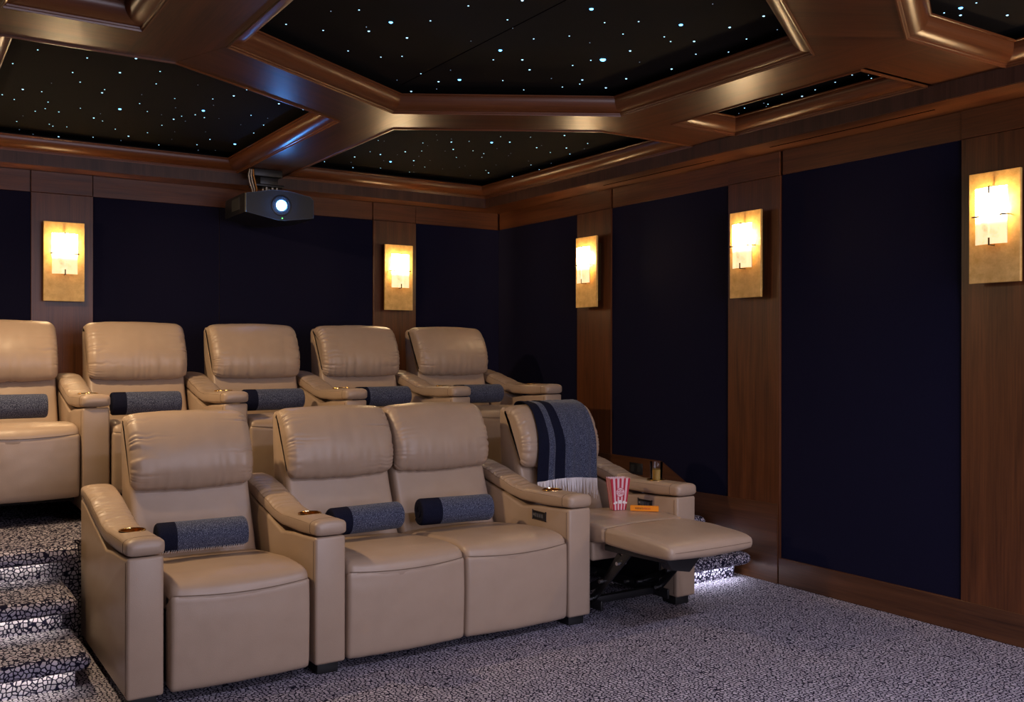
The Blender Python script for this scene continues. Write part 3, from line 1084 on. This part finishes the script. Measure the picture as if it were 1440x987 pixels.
mb.tube([(t * (hw4 - 0.004), -0.080, 0.4605 + 0.010 * (1 - t * t)) for t in [-1 + k / 10 for k in range(21)]], 0.0016, 6)
mb.build('stitching', SEAM, o)
BACK4 = [(y - 0.085 + 0.02 * (0.72 - z), z - 0.015) for y, z in BACK_PROF]
HEAD4 = [(y - 0.085, z - 0.020) for y, z in HEAD_PROF]
pillow_mesh('backrest', BACK4, hw4 - 0.006, 35.0, r4, pleat=0.002, endr=0.02, n_prof=80, n_t=40, puff=0.004)
pillow_mesh('headrest', HEAD4, hw4, 37.0, r4, pleat=0.021, crease=0.004, endr=0.045, puff=0.012, slim=0.8)
mb = MB()
mb.box((-hw4 + 0.004, 0.012, 0.292), (hw4 - 0.004, 0.10, 0.385), 0.012, seg=3)
mb.build('front_rail', LEATHER, r4)
add_arm(r4, 3.418 - 3.075, 1, panel=-1)
# exposed lift mechanism
mb = MB()
mb.box((-hw4 + 0.01, 0.10, 0.055), (hw4 - 0.01, 0.135, 0.09), 0.004)
mb.box((-hw4 + 0.01, 0.62, 0.055), (hw4 - 0.01, 0.66, 0.09), 0.004)
mb.box((-hw4 + 0.015, 0.66, 0.05), (hw4 - 0.015, 0.75, 0.35), 0.004)
mb.box((hw4 + 0.004, 0.115, 0.06), (hw4 + 0.018, 0.80, 0.37), 0.003)
mech = mb.build('mechanism', BLACK, r4)
mech['label'] = 'black steel lift mechanism'


def bar(pts, x, w, t, parent, name='link'):
    """flat steel link in the yz plane"""
    mb = MB()
    for (y0, z0), (y1, z1) in zip(pts, pts[1:]):
        d = Vector((0, y1 - y0, z1 - z0))
        L = d.length
        m = Matrix.Translation(((x), (y0 + y1) / 2, (z0 + z1) / 2)) @ Matrix.Rotation(math.atan2(d.z, d.y), 4, 'X')
        mb.box((-t / 2, -L / 2 - w / 2, -w / 2), (t / 2, L / 2 + w / 2, w / 2), min(w, t) * 0.35, mat=m)
    return mb.build(name, BLACK, parent)


for sx in (-1, 1):
    xo = sx * (hw4 - 0.045)
    bar([(0.06, 0.10), (-0.20, 0.36)], xo, 0.040, 0.010, mech)
    bar([(0.20, 0.10), (-0.02, 0.20), (-0.12, 0.33)], xo + 0.014, 0.036, 0.010, mech)
    bar([(0.55, 0.075), (0.02, 0.075)], xo + 0.005, 0.050, 0.014, mech)
    bar([(-0.05, 0.365), (-0.45, 0.380)], xo, 0.030, 0.012, mech)
    for (y, z) in ((0.06, 0.10), (0.20, 0.10), (-0.02, 0.20), (0.30, 0.08), (-0.15, 0.31)):
        mb = MB()
        mb.tube([(xo - 0.026, y, z), (xo + 0.026, y, z)], 0.009, 12)
        mb.build('bolt', STEEL, mech)
# black bracket plate below the footrest
mb = MB()
mb.prism([(-0.235, 0.396), (0.005, 0.396), (-0.085, 0.315), (-0.19, 0.335)], 'y', -0.475, -0.41, 0.004)
mb.build('bracket', BLACK, mech)

# back row -----------------------------------------------------------
BACK_LABELS = ['beige leather recliner at the left end of the back row, cut by the frame edge',
               'beige leather recliner second from left in the back row, behind the left front recliner',
               'middle beige leather recliner of the back row, under the projector',
               'beige leather recliner in the back row standing under the right sconce of the back wall',
               'beige leather recliner at the right end of the back row, nearest the corner']
for k in range(5):
    xr = 0.932 + 0.694 * k               # outer edge of its right arm
    cxs = xr - 0.135 - 0.279
    r_ = empty('recliner', (cxs, Y0B, P_H), BACK_LABELS[k], 'recliner', 'back row recliners')
    add_seat(r_, 0.0, 0.553, seat_dz=0.034, head_dz=-0.018, bot=0.045)
    add_arm(r_, 0.279 + 0.067, k, dz=0.004)
    if k == 0:
        add_arm(r_, -0.279 - 0.067, 1, dz=0.004)

# ------------------------------------------------------------------ rolled throws
def rolled_throw(name, c, L, rad, label, group, rz=0.0, band=0.22, fringe=True, start=2.2, seed=0):
    root = empty(name, c, label, 'rolled blanket', group, rz=rz)
    turns, n = 4.6, 150
    th = rad / (turns + 0.9)
    outer, inner = [], []
    for i in range(n + 1):
        a = start - 2 * PI * turns * (1 - i / n)
        r_ = 0.012 + (rad - 0.012) * (i / n)
        r_ *= 1 + 0.012 * noise.noise(Vector((a * 1.3, seed, 0)))
        ca, sa = math.cos(a), math.sin(a)
        outer.append((r_ * ca * 1.03, r_ * sa * 0.985))
        ri = max(0.003, r_ - th * 0.90)
        inner.append((ri * ca * 1.03, ri * sa * 0.985))
    ringp = outer + inner[::-1]
    m = len(ringp)

    def seg(xs, name_, mat, parent):
        mb = MB()
        rings = []
        for x in xs:
            e = min(x + L / 2, L / 2 - x)
            k = 1 - 0.10 * max(0.0, 1 - e / 0.012) ** 2
            wob = 1 + 0.01 * noise.noise(Vector((x * 9, seed, 3)))
            # centre turns slip a little along the axis at the ends
            ring = []
            for j, (y, z) in enumerate(ringp):
                q = j if j <= n else m - 1 - j
                slip = 0.010 * (1 - q / n) * (1 if x > 0 else -1) * (abs(2 * x / L) ** 8) * noise.noise(Vector((q * 0.06, seed, 1)))
                ring.append((x + slip, y * k * wob, z * k * wob))
            rings.append(ring)
        o_ = len(mb.v)
        mb.loft(rings, True, False)
        for e_, rev in ((0, True), (len(rings) - 1, False)):
            b0 = o_ + e_ * m
            for j in range(n):
                q = (b0 + j, b0 + j + 1, b0 + m - 2 - j, b0 + m - 1 - j)
                mb.face(q[::-1] if rev else q)
        return mb.build(name_, mat, parent, ang=50)

    xb = -L / 2 + L * band
    k1 = [-L / 2 + L * band * t for t in (0, 0.02, 0.06, 0.12, 0.3, 0.6, 1)]
    k2 = [xb + (L / 2 - xb) * t for t in (0, 0.15, 0.3, 0.45, 0.6, 0.75, 0.88, 0.95, 0.98, 1)]
    seg(k2, 'roll', TWEED, root)
    o = seg(k1, 'navy_band', NAVY, root)
    o['label'] = 'plain navy end of the roll'
    if fringe:
        mb = MB()
        rnd = random.Random(seed)
        y0, z0 = outer[-1]
        for i in range(int(L / 0.009)):
            x = -L / 2 + 0.01 + (L - 0.02) * i / int(L / 0.009) + rnd.uniform(-0.002, 0.002)
            a = start
            # hangs along the roll, continuing its curl
            pts = []
            for k in range(4):
                aa = a + k * 0.09
                pts.append((x + rnd.uniform(-0.001, 0.001) * k, (rad + 0.0012) * math.cos(aa) * 1.03, (rad + 0.0012) * math.sin(aa) * 0.985))
            mb.tube(pts, 0.0011, 5)
        f = mb.build('fringe', FRINGE, root)
        f['label'] = 'short white fringe'
    return root


GR = 'rolled throws on the seats'
rolled_throw('rolled_throw', (1.106, Y0F + 0.475, 0.524), 0.365, 0.070, 'rolled slate blue throw with navy end and white fringe on the left front recliner', GR, rz=R(-2), start=-2.5, seed=1, band=0.2)
rolled_throw('rolled_throw', (1.852, Y0F + 0.475, 0.525), 0.355, 0.069, 'rolled slate blue throw on the left seat of the loveseat, beside the brass cup holder', GR, rz=R(3), fringe=False, start=-0.9, seed=2, band=0.24)
rolled_throw('rolled_throw', (2.322, Y0F + 0.465, 0.526), 0.375, 0.070, 'rolled slate blue throw showing its dark spiral end on the right seat of the loveseat', GR, rz=R(-7), fringe=False, start=-0.8, seed=3, band=0.27)
BL = ['rolled throw on the back row recliner cut by the left frame edge',
      'rolled throw with a navy end on the back row recliner behind the left front recliner',
      'rolled throw on the middle recliner of the back row, under the projector',
      'rolled throw on the back row recliner under the right back wall sconce',
      'rolled throw on the last back row recliner nearest the corner']
for k in range(5):
    xr = 0.932 + 0.694 * k
    cxs = xr - 0.135 - 0.279
    xoff = [0.0, -0.02, 0.0, 0.015, 0.02][k]
    rolled_throw('rolled_throw', (cxs + xoff, Y0B + 0.43, P_H + 0.556), 0.36, 0.067, BL[k], GR, rz=R([0, -1, 2, 0, 0][k]), fringe=False, start=-1.2, seed=4 + k, band=0.2)

TH_OFF = -1.0
# ------------------------------------------------------------------ draped throw over the open recliner's headrest
th_root = empty('draped_throw', (3.09, Y0F + 0.60, 0.46), 'slate blue throw with navy stripes and white fringe draped over the open recliner headrest', 'throw blanket')
path = [(0.878, 0.86), (0.880, 0.95), (0.862, 1.000), (0.815, 1.016), (0.745, 1.014), (0.695, 0.999), (0.646, 0.962), (0.607, 0.905), (0.579, 0.845),
        (0.567, 0.79), (0.564, 0.74), (0.563, 0.69), (0.561, 0.645), (0.558, 0.60)]
path = resample(spline(path, 90, False), 80, False)


u_edges = [0.0, 0.17, 0.285, 0.295, 0.45, 1.0]      # navy, pale, fold, navy, tweed


def throw_pt(u, v):
    y, z = path[int(v)]
    f = v / (len(path) - 1)
    x0, x1 = -0.135 - 0.062 * f, 0.206 - 0.006 * f
    # stripes are gathered together near the top
    g = 0.72 + 0.28 * min(1.0, f / 0.75)
    uu = u * g if u < 0.45 else 1 - (1 - u) * (1 - 0.45 * g) / 0.55
    x = x0 + (x1 - x0) * uu
    hang = max(0.0, (f - 0.55) / 0.45)
    fold = 0.007 * math.sin(u * 13 + 0.5) * (0.45 + 0.55 * hang) + 0.004 * math.sin(u * 31 + f * 4)
    fold += 0.008 * max(0, 1 - abs(u - 0.30) / 0.05)
    sag = 0.010 * math.sin(u * PI) * hang - 0.03 * max(0, u - 0.5) * hang * 0.4
    return (x - 0.015, y - 0.60 - abs(fold) - 0.002, z - 0.46 + sag + (0.002 if f < 0.3 else 0) + 0.5 * abs(fold) * (1 if f < 0.35 else 0))


nu = 80
from mathutils.bvhtree import BVHTree
bpy.context.view_layer.update()
tv, tf = [], []
for ch in r4.children:
    if ch.name.split('.')[0] in ('headrest', 'backrest', 'armrest', 'seat'):
        o_ = len(tv)
        tv += [ch.matrix_world @ v.co for v in ch.data.vertices]
        tf += [tuple(o_ + i for i in p.vertices) for p in ch.data.polygons]
bvh4 = BVHTree.FromPolygons(tv, tf)
raw_pt = throw_pt


def throw_pt(u, v):
    p = Vector(raw_pt(u, v)) + th_root.location
    for _ in range(4):
        q, n_, i_, d_ = bvh4.find_nearest(p)
        ins_ = (p - q).dot(n_) < 0
        if ins_ or d_ < 0.0115:
            p = q + n_ * 0.012
        else:
            break
    return tuple(p - th_root.location)


mb = MB()
us = sorted(set([i / nu for i in range(nu + 1) if all(abs(i / nu - e) > 0.004 for e in u_edges[1:-1])] + u_edges))
grid = [[mb.vert(throw_pt(u, v)) for u in us] for v in range(len(path))]
for v in range(len(path) - 1):
    for i in range(len(us) - 1):
        u = (us[i] + us[i + 1]) / 2
        k = 0
        while u > u_edges[k + 1]:
            k += 1
        mb.face((grid[v][i], grid[v][i + 1], grid[v + 1][i + 1], grid[v + 1][i]), [1, 0, 1, 1, 0][k])
th = mb.build('cloth', [TWEED, NAVY], th_root, ang=80)
md = th.modifiers.new('thick', 'SOLIDIFY')
md.thickness = 0.005
md.offset = TH_OFF
rnd = random.Random(5)
mb = MB()
for i in range(84):
    u = 0.005 + 0.99 * i / 83
    x, y, z = throw_pt(u, len(path) - 1)
    Lf = 0.075 + rnd.uniform(-0.014, 0.018) + 0.022 * max(0.0, (u - 0.6) / 0.4) - (0.012 if u < 0.43 else 0)
    dx, dy = rnd.uniform(-0.007, 0.007), rnd.uniform(-0.010, 0.006)
    mb.tube([(x, y, z + 0.004), (x + dx * 0.3, y + dy * 0.3 - 0.003, z - Lf * 0.4), (x + dx, y + dy - 0.003, z - Lf)], [0.0021, 0.0019, 0.0011], 5)
f = mb.build('fringe', FRINGE, th_root)
f['label'] = 'long white fringe along the lower edge'

# ------------------------------------------------------------------ snacks
PINK = plain('popcorn box pink white card', (0.78, 0.55, 0.60), 0.6)
RED = plain('popcorn box red print', (0.50, 0.015, 0.045), 0.6)
ORANGE = plain('orange card', (0.90, 0.30, 0.015), 0.45)
BROWN = plain('brown print', (0.10, 0.025, 0.01), 0.6)
WHITE = plain('white print', (0.85, 0.82, 0.80), 0.6)


def text_mesh(body, size, mat, name, parent, mtx, extr=0.0004):
    cu = bpy.data.curves.new(name, 'FONT')
    cu.body = body
    cu.size = size
    cu.extrude = extr
    cu.align_x = 'CENTER'
    cu.align_y = 'CENTER'
    o = bpy.data.objects.new(name, cu)
    col.objects.link(o)
    bpy.context.view_layer.update()
    me = bpy.data.meshes.new_from_object(o.evaluated_get(bpy.context.evaluated_depsgraph_get()))
    bpy.data.objects.remove(o)
    me.materials.clear()
    me.materials.append(mat)
    t = bpy.data.objects.new(name, me)
    col.objects.link(t)
    t.parent = parent
    t.matrix_local = mtx
    return t




def seat_z(pts):
    return max((bvh4.ray_cast(Vector((x, y, 1.2)), Vector((0, 0, -1)))[0] or Vector((0, 0, 0.45))).z for x, y in pts)


def footprint(cx_, cy_, hx, hy, a):
    return [(cx_ + u * hx * math.cos(a) - v * hy * math.sin(a), cy_ + u * hx * math.sin(a) + v * hy * math.cos(a)) for u in (-1, -0.5, 0, 0.5, 1) for v in (-1, 0, 1)]


PX, PY = 3.184, Y0F + 0.262
PZ = seat_z(footprint(PX, PY, 0.036, 0.026, R(-17))) + 0.0012
pop = empty('popcorn_box', (PX, PY, PZ), 'red and white striped popcorn box standing on the open recliner seat', 'popcorn box', rz=R(-17))
bw, bd, tw_, td, ph = 0.035, 0.025, 0.054, 0.035, 0.160


def pface(s, h, side):
    """point on the box: s -1..1 across a side, h 0..1 height"""
    a, b = bw + (tw_ - bw) * h, bd + (td - bd) * h
    if side == 'f':
        return Vector((a * s, -b, ph * h))
    if side == 'b':
        return Vector((-a * s, b, ph * h))
    if side == 'r':
        return Vector((a, b * s, ph * h))
    return Vector((-a, -b * s, ph * h))


mb = MB()
for side, nst in (('f', 9), ('r', 7), ('b', 9), ('l', 7)):
    for k in range(nst):
        s0, s1 = -1 + 2 * k / nst, -1 + 2 * (k + 1) / nst
        sm_ = (s0 + s1) / 2
        mi = 1 if k % 2 == 0 else 0
        pts = [(s0, 0), (s1, 0), (s1, 1.0), (sm_ + (s1 - s0) * 0.25, 1.035), (sm_ - (s1 - s0) * 0.25, 1.035), (s0, 1.0)]
        P = [pface(s, h, side) for s, h in pts]
        n_ = (P[1] - P[0]).cross(P[5] - P[0]).normalized()
        A = [mb.vert(p) for p in P]
        B = [mb.vert(p - n_ * 0.0012) for p in P]
        mb.face(A, mi)
        mb.face(B[::-1], 0)
        for i in range(6):
            mb.face((A[i], A[(i + 1) % 6], B[(i + 1) % 6], B[i]), 0)
ids = [mb.vert((x, y, 0.001)) for x, y in ((-bw, -bd), (bw, -bd), (bw, bd), (-bw, bd))]
mb.face(ids, 0)
mb.build('carton', [PINK, RED], pop, smooth=False)
tilt = math.atan2(td - bd, ph)
Mf = Matrix.Translation((0, -(bd + (td - bd) * 0.58) - 0.0012, ph * 0.58)) @ Matrix.Rotation(PI / 2 + tilt, 4, 'X')
mb = MB()
o_ = [mb.vert((0.0250 * math.cos(a), 0.0250 * math.sin(a), 0)) for a in [2 * PI * k / 40 for k in range(40)]]
mb.face(o_, 0)
i1 = [mb.vert((0.0250 * math.cos(a), 0.0250 * math.sin(a), 0.0003)) for a in [2 * PI * k / 40 for k in range(40)]]
i2 = [mb.vert((0.0225 * math.cos(a), 0.0225 * math.sin(a), 0.0003)) for a in [2 * PI * k / 40 for k in range(40)]]
for k in range(40):
    mb.face((i1[k], i1[(k + 1) % 40], i2[(k + 1) % 40], i2[k]), 1)
bd_ = mb.build('badge', [PINK, RED], pop, smooth=False)
bd_.matrix_local = Mf
text_mesh('POP', 0.017, RED, 'lettering', pop, Mf @ Matrix.Translation((0, 0.0085, 0.0004)))
text_mesh('CORN', 0.017, RED, 'lettering', pop, Mf @ Matrix.Translation((0, -0.0065, 0.0004)))
# popped kernels printed low on the front
mb = MB()
for cx_, cz_, q in ((-0.022, 0.040, 0.007), (0.0, 0.043, 0.010), (0.022, 0.040, 0.008), (-0.032, 0.036, 0.005), (0.034, 0.037, 0.005)):
    for k in range(5):
        a = 2 * PI * k / 5 + q * 100
        xx, zz = cx_ + q * 0.55 * math.cos(a), cz_ + q * 0.55 * math.sin(a)
        yy = -(bd + (td - bd) * zz / ph) - 0.0010 - 0.0001 * k
        mb.face([mb.vert((xx + q * 0.5 * math.cos(2 * PI * j / 10), yy, zz + q * 0.5 * math.sin(2 * PI * j / 10))) for j in range(10)])
mb.build('kernel_print', WHITE, pop, smooth=False)

CX, CYY = 3.246, Y0F + 0.125
cb = empty('candy_box', (CX, CYY, seat_z(footprint(CX, CYY, 0.073, 0.011, R(-46))) + 0.0012), 'flat orange candy box standing on edge on the open recliner seat beside the popcorn', 'candy box', rz=R(-46))
mb = MB()
mb.box((-0.072, -0.010, 0), (0.072, 0.010, 0.027), 0.0012, seg=1)
mb.build('carton', ORANGE, cb)
Mc = Matrix.Translation((-0.026, -0.0102, 0.0135)) @ Matrix.Rotation(PI / 2, 4, 'X')
text_mesh("REESE'S", 0.013, BROWN, 'lettering', cb, Mc)
Mc = Matrix.Translation((0.014, -0.0102, 0.0135)) @ Matrix.Rotation(PI / 2, 4, 'X')
text_mesh('PIECES', 0.012, RED, 'lettering', cb, Mc)

# tumbler of whisky standing in the cup holder of the far right arm
def clear_mix(name, tint, gloss, body=None, body_fac=0.0):
    m = bpy.data.materials.new(name)
    m.use_nodes = True
    nt = m.node_tree
    nt.nodes.clear()
    out = N(nt, 'ShaderNodeOutputMaterial')
    t = N(nt, 'ShaderNodeBsdfTransparent')
    t.inputs['Color'].default_value = (*tint, 1)
    g = N(nt, 'ShaderNodeBsdfGlossy', Roughness=0.04)
    lw = N(nt, 'ShaderNodeLayerWeight', Blend=gloss)
    mx = N(nt, 'ShaderNodeMixShader')
    nt.links.new(lw.outputs['Fresnel'], mx.inputs[0])
    src = t
    if body:
        d = N(nt, 'ShaderNodeBsdfDiffuse')
        d.inputs['Color'].default_value = (*body, 1)
        m2 = N(nt, 'ShaderNodeMixShader', Fac=body_fac)
        nt.links.new(t.outputs[0], m2.inputs[1])
        nt.links.new(d.outputs[0], m2.inputs[2])
        src = m2
    nt.links.new(src.outputs[0], mx.inputs[1])
    nt.links.new(g.outputs[0], mx.inputs[2])
    nt.links.new(mx.outputs[0], out.inputs['Surface'])
    return m


gx, gy, gz = 3.418, Y0F + 0.228, 0.5812
gl = empty('whisky_glass', (gx, gy, gz), 'clear tumbler of amber whisky in the cup holder of the open recliner', 'glass')
mb = MB()
mb.lathe([(0.0001, 0.0), (0.0270, 0.0), (0.0285, 0.002), (0.0305, 0.03), (0.0345, 0.128), (0.0342, 0.1295), (0.0330, 0.1295), (0.0325, 0.128), (0.0285, 0.03), (0.0270, 0.012), (0.0001, 0.010)], (0, 0, 0), 40)
mb.build('tumbler', clear_mix('clear glass', (0.97, 0.98, 0.98), 0.28), gl)
mb = MB()
mb.lathe([(0.0001, 0.0107), (0.0264, 0.0127), (0.0280, 0.03), (0.0308, 0.090), (0.0300, 0.0898), (0.0001, 0.0895)], (0, 0, 0), 40)
o = mb.build('whisky', clear_mix('amber drink', (0.92, 0.66, 0.24), 0.25, (0.95, 0.62, 0.16), 0.45), gl)
o['label'] = 'amber whisky'

# ------------------------------------------------------------------ wall sconces
def make_sconce(loc, rz, label):
    s = empty('wall_sconce', loc, label, 'wall sconce', 'gold leaf wall sconces', rz=rz)
    # local: x across, -y out of the wall, z up; origin at the wall, plate centre
    mb = MB()
    mb.box((-0.117, -0.068, -0.246), (0.117, -0.052, 0.246), 0.0015, seg=1)
    p = mb.build('back_plate', GOLD_LEAF, s)
    p['label'] = 'rectangular gold leaf plate'
    mb = MB()
    mb.box((-0.085, -0.0525, -0.20), (0.085, 0.0005, 0.20), 0.002, seg=1)
    mb.build('wall_box', BRONZE, s)
    # curved glass panel
    mb = MB()
    w_, h_ = 0.073, 0.125
    zc = 0.047
    rows = []
    nn = 16
    for side in (0, 1):
        pass
    front, back = [], []
    for k in range(nn + 1):
        t = -1 + 2 * k / nn
        y = -0.068 - 0.024 - 0.014 * (1 - t * t)
        front.append((w_ * t, y))
        back.append((w_ * t * 0.985, y + 0.005))
    outl = front + back[::-1]
    lo = [mb.vert((x, y, zc - h_)) for x, y in outl]
    hi = [mb.vert((x, y, zc + h_)) for x, y in outl]
    no = len(outl)
    for k in range(no):
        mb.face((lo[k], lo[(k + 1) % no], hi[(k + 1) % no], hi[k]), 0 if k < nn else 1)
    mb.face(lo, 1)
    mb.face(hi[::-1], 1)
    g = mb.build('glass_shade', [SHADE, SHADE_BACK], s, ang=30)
    g['label'] = 'glowing alabaster glass panel'
    for (cx_, cz_, hor) in ((0, zc + h_, 0), (0, zc - h_, 0), (-w_, zc + 0.0, 1), (w_, zc + 0.0, 1)):
        mb = MB()
        if hor:
            sg = 1 if cx_ > 0 else -1
            yf = -0.092
            mb.box((cx_ + sg * 0.004, yf - 0.006, cz_ - 0.002), (cx_ + sg * 0.008, -0.066, cz_ + 0.002))
            mb.box((cx_ - sg * 0.026, yf - 0.016, cz_ - 0.0035), (cx_ + sg * 0.008, yf - 0.013, cz_ + 0.0035))
            mb.box((cx_ + sg * 0.004, yf - 0.016, cz_ - 0.0025), (cx_ + sg * 0.008, yf - 0.004, cz_ + 0.0025))
        else:
            sg = 1 if cz_ > zc else -1
            yf = -0.108
            mb.box((-0.0035, yf, cz_ + sg * 0.002), (0.0035, -0.066, cz_ + sg * 0.005))
            mb.box((-0.0035, yf - 0.003, cz_ - sg * 0.028), (0.0035, yf - 0.0005, cz_ + sg * 0.005))
        mb.build('clip', BRONZE, s)
    mb = MB()
    mb.lathe([(0.0002, -0.040)] + [(0.0115 * math.cos(a), 0.040 * math.sin(a)) for a in [-1.2 + 2.4 * k / 8 for k in range(9)]] + [(0.0002, 0.040)], (0, -0.0835, zc + 0.052), 16)
    mb.build('bulb', BULB, s)
    mb = MB()
    mb.lathe([(0.0002, 0.0), (0.006, 0.0), (0.006, -0.014), (0.0002, -0.014)], (0, -0.0835, zc + 0.014), 12)
    mb.box((-0.004, -0.084, zc + 0.002), (0.004, -0.060, zc + 0.007))
    mb.build('lamp_holder', BRONZE, s)
    return s


ZS = 1.848
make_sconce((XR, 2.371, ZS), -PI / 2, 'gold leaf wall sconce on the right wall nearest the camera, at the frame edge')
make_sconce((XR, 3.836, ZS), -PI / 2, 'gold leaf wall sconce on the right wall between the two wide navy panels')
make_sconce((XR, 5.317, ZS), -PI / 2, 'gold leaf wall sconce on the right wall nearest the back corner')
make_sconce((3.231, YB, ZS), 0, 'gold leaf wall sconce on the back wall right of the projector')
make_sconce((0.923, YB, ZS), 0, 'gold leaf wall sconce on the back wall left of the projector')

# ------------------------------------------------------------------ projector
pj = empty('projector', (2.113, 5.95, 2.228), 'black ceiling projector with glowing blue lens hanging over the middle of the back row', 'projector')
PJ = plain('projector matt black', (0.010, 0.011, 0.014), 0.38)
PJ_SIDE = plain('projector dark grey side', (0.05, 0.05, 0.052), 0.45)
outl = [(-0.228, -0.058), (-0.228, 0.062), (-0.05, 0.098), (0.06, 0.098), (0.205, 0.072), (0.228, 0.050), (0.228, -0.068), (0.03, -0.098), (-0.02, -0.098)]
mb = MB()
rings = []
for y, k in ((0.0, 0.97), (0.006, 1.0), (0.06, 1.02), (0.40, 1.0), (0.455, 0.96)):
    rings.append([(x * k, y, z * k) for x, z in outl])
mb.loft(rings)
body = mb.build('body', PJ, pj, ang=20)
# edge lines of the faceted front
mb = MB()
pts = [(x * 0.975, -0.001, z * 0.975) for x, z in outl]
mb.tube(pts + pts[:1], 0.0012, 5)
mb.build('edge_line', plain('grey edge', (0.10, 0.11, 0.13), 0.4), body)
mb = MB()
mb.box((-0.2335, 0.10, -0.035), (-0.2305, 0.27, 0.050), 0.002, seg=1)
for k in range(11):
    mb.box((-0.2355, 0.105 + k * 0.0145, -0.030), (-0.2325, 0.113 + k * 0.0145, 0.045), 0.0, 1)
mb.build('side_vent', [BLACK, PJ_SIDE], pj)
mb = MB()
mb.lathe([(0.048, 0.0), (0.050, 0.005), (0.062, 0.006), (0.066, 0.004), (0.066, -0.002)], (0, 0, 0), 40)
mb.lathe([(0.0345, -0.004), (0.036, 0.008), (0.048, 0.004)], (0, 0, 0), 40, 1)
ln = mb.build('lens_ring', [PJ, PJ_SIDE], pj)
ln.rotation_euler = (PI / 2, 0, 0)
ln.location = (0.006, 0.002, 0.0)
mb = MB()
mb.lathe([(0.0002, 0.040), (0.012, 0.037), (0.022, 0.029), (0.030, 0.015), (0.034, -0.002), (0.0002, -0.004)], (0, 0, 0), 32)
lens = mb.build('lens', emit('projector light', (0.08, 0.34, 1.0), 75), ln)
lens['label'] = 'lens glowing blue white'
mb = MB()
mb.lathe([(0.0002, 0.004), (0.003, 0.003), (0.004, 0.0), (0.004, -0.002)], (0, 0, 0), 12)
led_ = mb.build('status_light', emit('green LED', (0.1, 1.0, 0.12), 3.0, False), pj)
led_.rotation_euler = (PI / 2, 0, 0)
led_.location = (0.012, -0.001, -0.082)
led_['label'] = 'tiny green status light'
# mount
mb = MB()
mb.box((-0.105, 0.20, 0.214), (0.085, 0.36, 0.2614), 0.004)
mb.box((-0.055, 0.23, 0.165), (0.065, 0.33, 0.213), 0.003)
mb.box((-0.095, 0.21, 0.150), (0.10, 0.35, 0.166), 0.003)
mt = mb.build('mount', BLACK, pj)
for x in (-0.01, 0.03, 0.06):
    for y in (0.24, 0.31):
        mb = MB()
        mb.tube([(x, y, 0.09), (x, y, 0.155)], 0.006, 8)
        mb.build('bolt', STEEL, mt)
CABLE1, CABLE2 = plain('white cable', (0.55, 0.50, 0.45), 0.5), plain('orange cable', (0.50, 0.22, 0.06), 0.5)
for k, m_ in enumerate((CABLE1, CABLE1, CABLE2)):
    mb = MB()
    a = [(-0.135 + 0.012 * k, 0.20, 0.25), (-0.145 + 0.016 * k, 0.19, 0.21), (-0.14 + 0.018 * k, 0.185, 0.165), (-0.12 + 0.016 * k, 0.20, 0.125), (-0.10 + 0.01 * k, 0.23, 0.09)]
    sp = []
    for (x0_, z0_), in zip([(p[0], p[2]) for p in a]):
        pass
    mb.tube(a, 0.0042, 8)
    mb.build('cable', m_, pj)

# ------------------------------------------------------------------ light of the room
def light(name, typ, loc, energy, color, rot=(0, 0, 0), **kw):
    l = bpy.data.lights.new(name, typ)
    l.energy = energy
    l.color = color
    for k, v in kw.items():
        setattr(l, k, v)
    o = bpy.data.objects.new(name, l)
    col.objects.link(o)
    o.location = loc
    o.rotation_euler = rot
    return o


WARM = (1.0, 0.70, 0.40)
# warm downlights in the soffit along the left wall and a sconce of the right wall nearer the screen, all outside the frame
for x, y, e, t in ((0.20, 2.7, 8, 12), (0.28, 3.95, 20, 12), (0.30, 4.72, 88, 36)):
    light('soffit_downlight', 'SPOT', (x, y, 2.40), e, WARM, (R(8), R(-t), 0), spot_size=R(140), spot_blend=0.9, shadow_soft_size=0.05)
light('unseen_wall_light', 'POINT', (XR - 0.14, 0.9, 1.90), 16, WARM, shadow_soft_size=0.06)
light('unseen_wall_light', 'POINT', (XL + 0.14, 5.70, 1.90), 11, WARM, shadow_soft_size=0.06)  # unseen lamp added to brighten the back left wall and seats
# unseen overhead spots added to brighten the open floor before the front row
for x, e in ((1.4, 30), (2.3, 44), (3.0, 42)):
    light('overhead_fill_spot', 'SPOT', (x, 1.0, 2.47), e, (0.84, 0.80, 1.0), (R(24), 0, 0), spot_size=R(125), spot_blend=0.9, shadow_soft_size=0.06)
# lit cinema screen on the front wall
light('screen_light', 'AREA', (2.1, YF + 0.02, 1.45), 70, (0.83, 0.80, 1.0), (R(90), 0, 0), shape='RECTANGLE', size=3.0, size_y=1.7)
# projector beam towards the screen
light('projector_beam', 'SPOT', (2.119, 5.92, 2.228), 20, (0.25, 0.5, 1.0), (R(83), 0, R(180)), spot_size=R(40), spot_blend=0.4, shadow_soft_size=0.03)

w = bpy.data.worlds.new('world')
w.use_nodes = True
w.node_tree.nodes['Background'].inputs['Color'].default_value = (0.6, 0.6, 0.75, 1)
w.node_tree.nodes['Background'].inputs['Strength'].default_value = 0.0
sc.world = w

vs = sc.view_settings
vs.view_transform = 'Standard'
vs.look = 'None'
vs.gamma = 1
vs.exposure = 0.28
vs.use_curve_mapping = False
sc.cycles.use_denoising = True
sc.cycles.max_bounces = 8
sc.cycles.diffuse_bounces = 4
sc.cycles.glossy_bounces = 4
sc.cycles.transmission_bounces = 8
sc.cycles.sample_clamp_indirect = 6
sc.cycles.caustics_reflective = False
sc.cycles.caustics_refractive = False
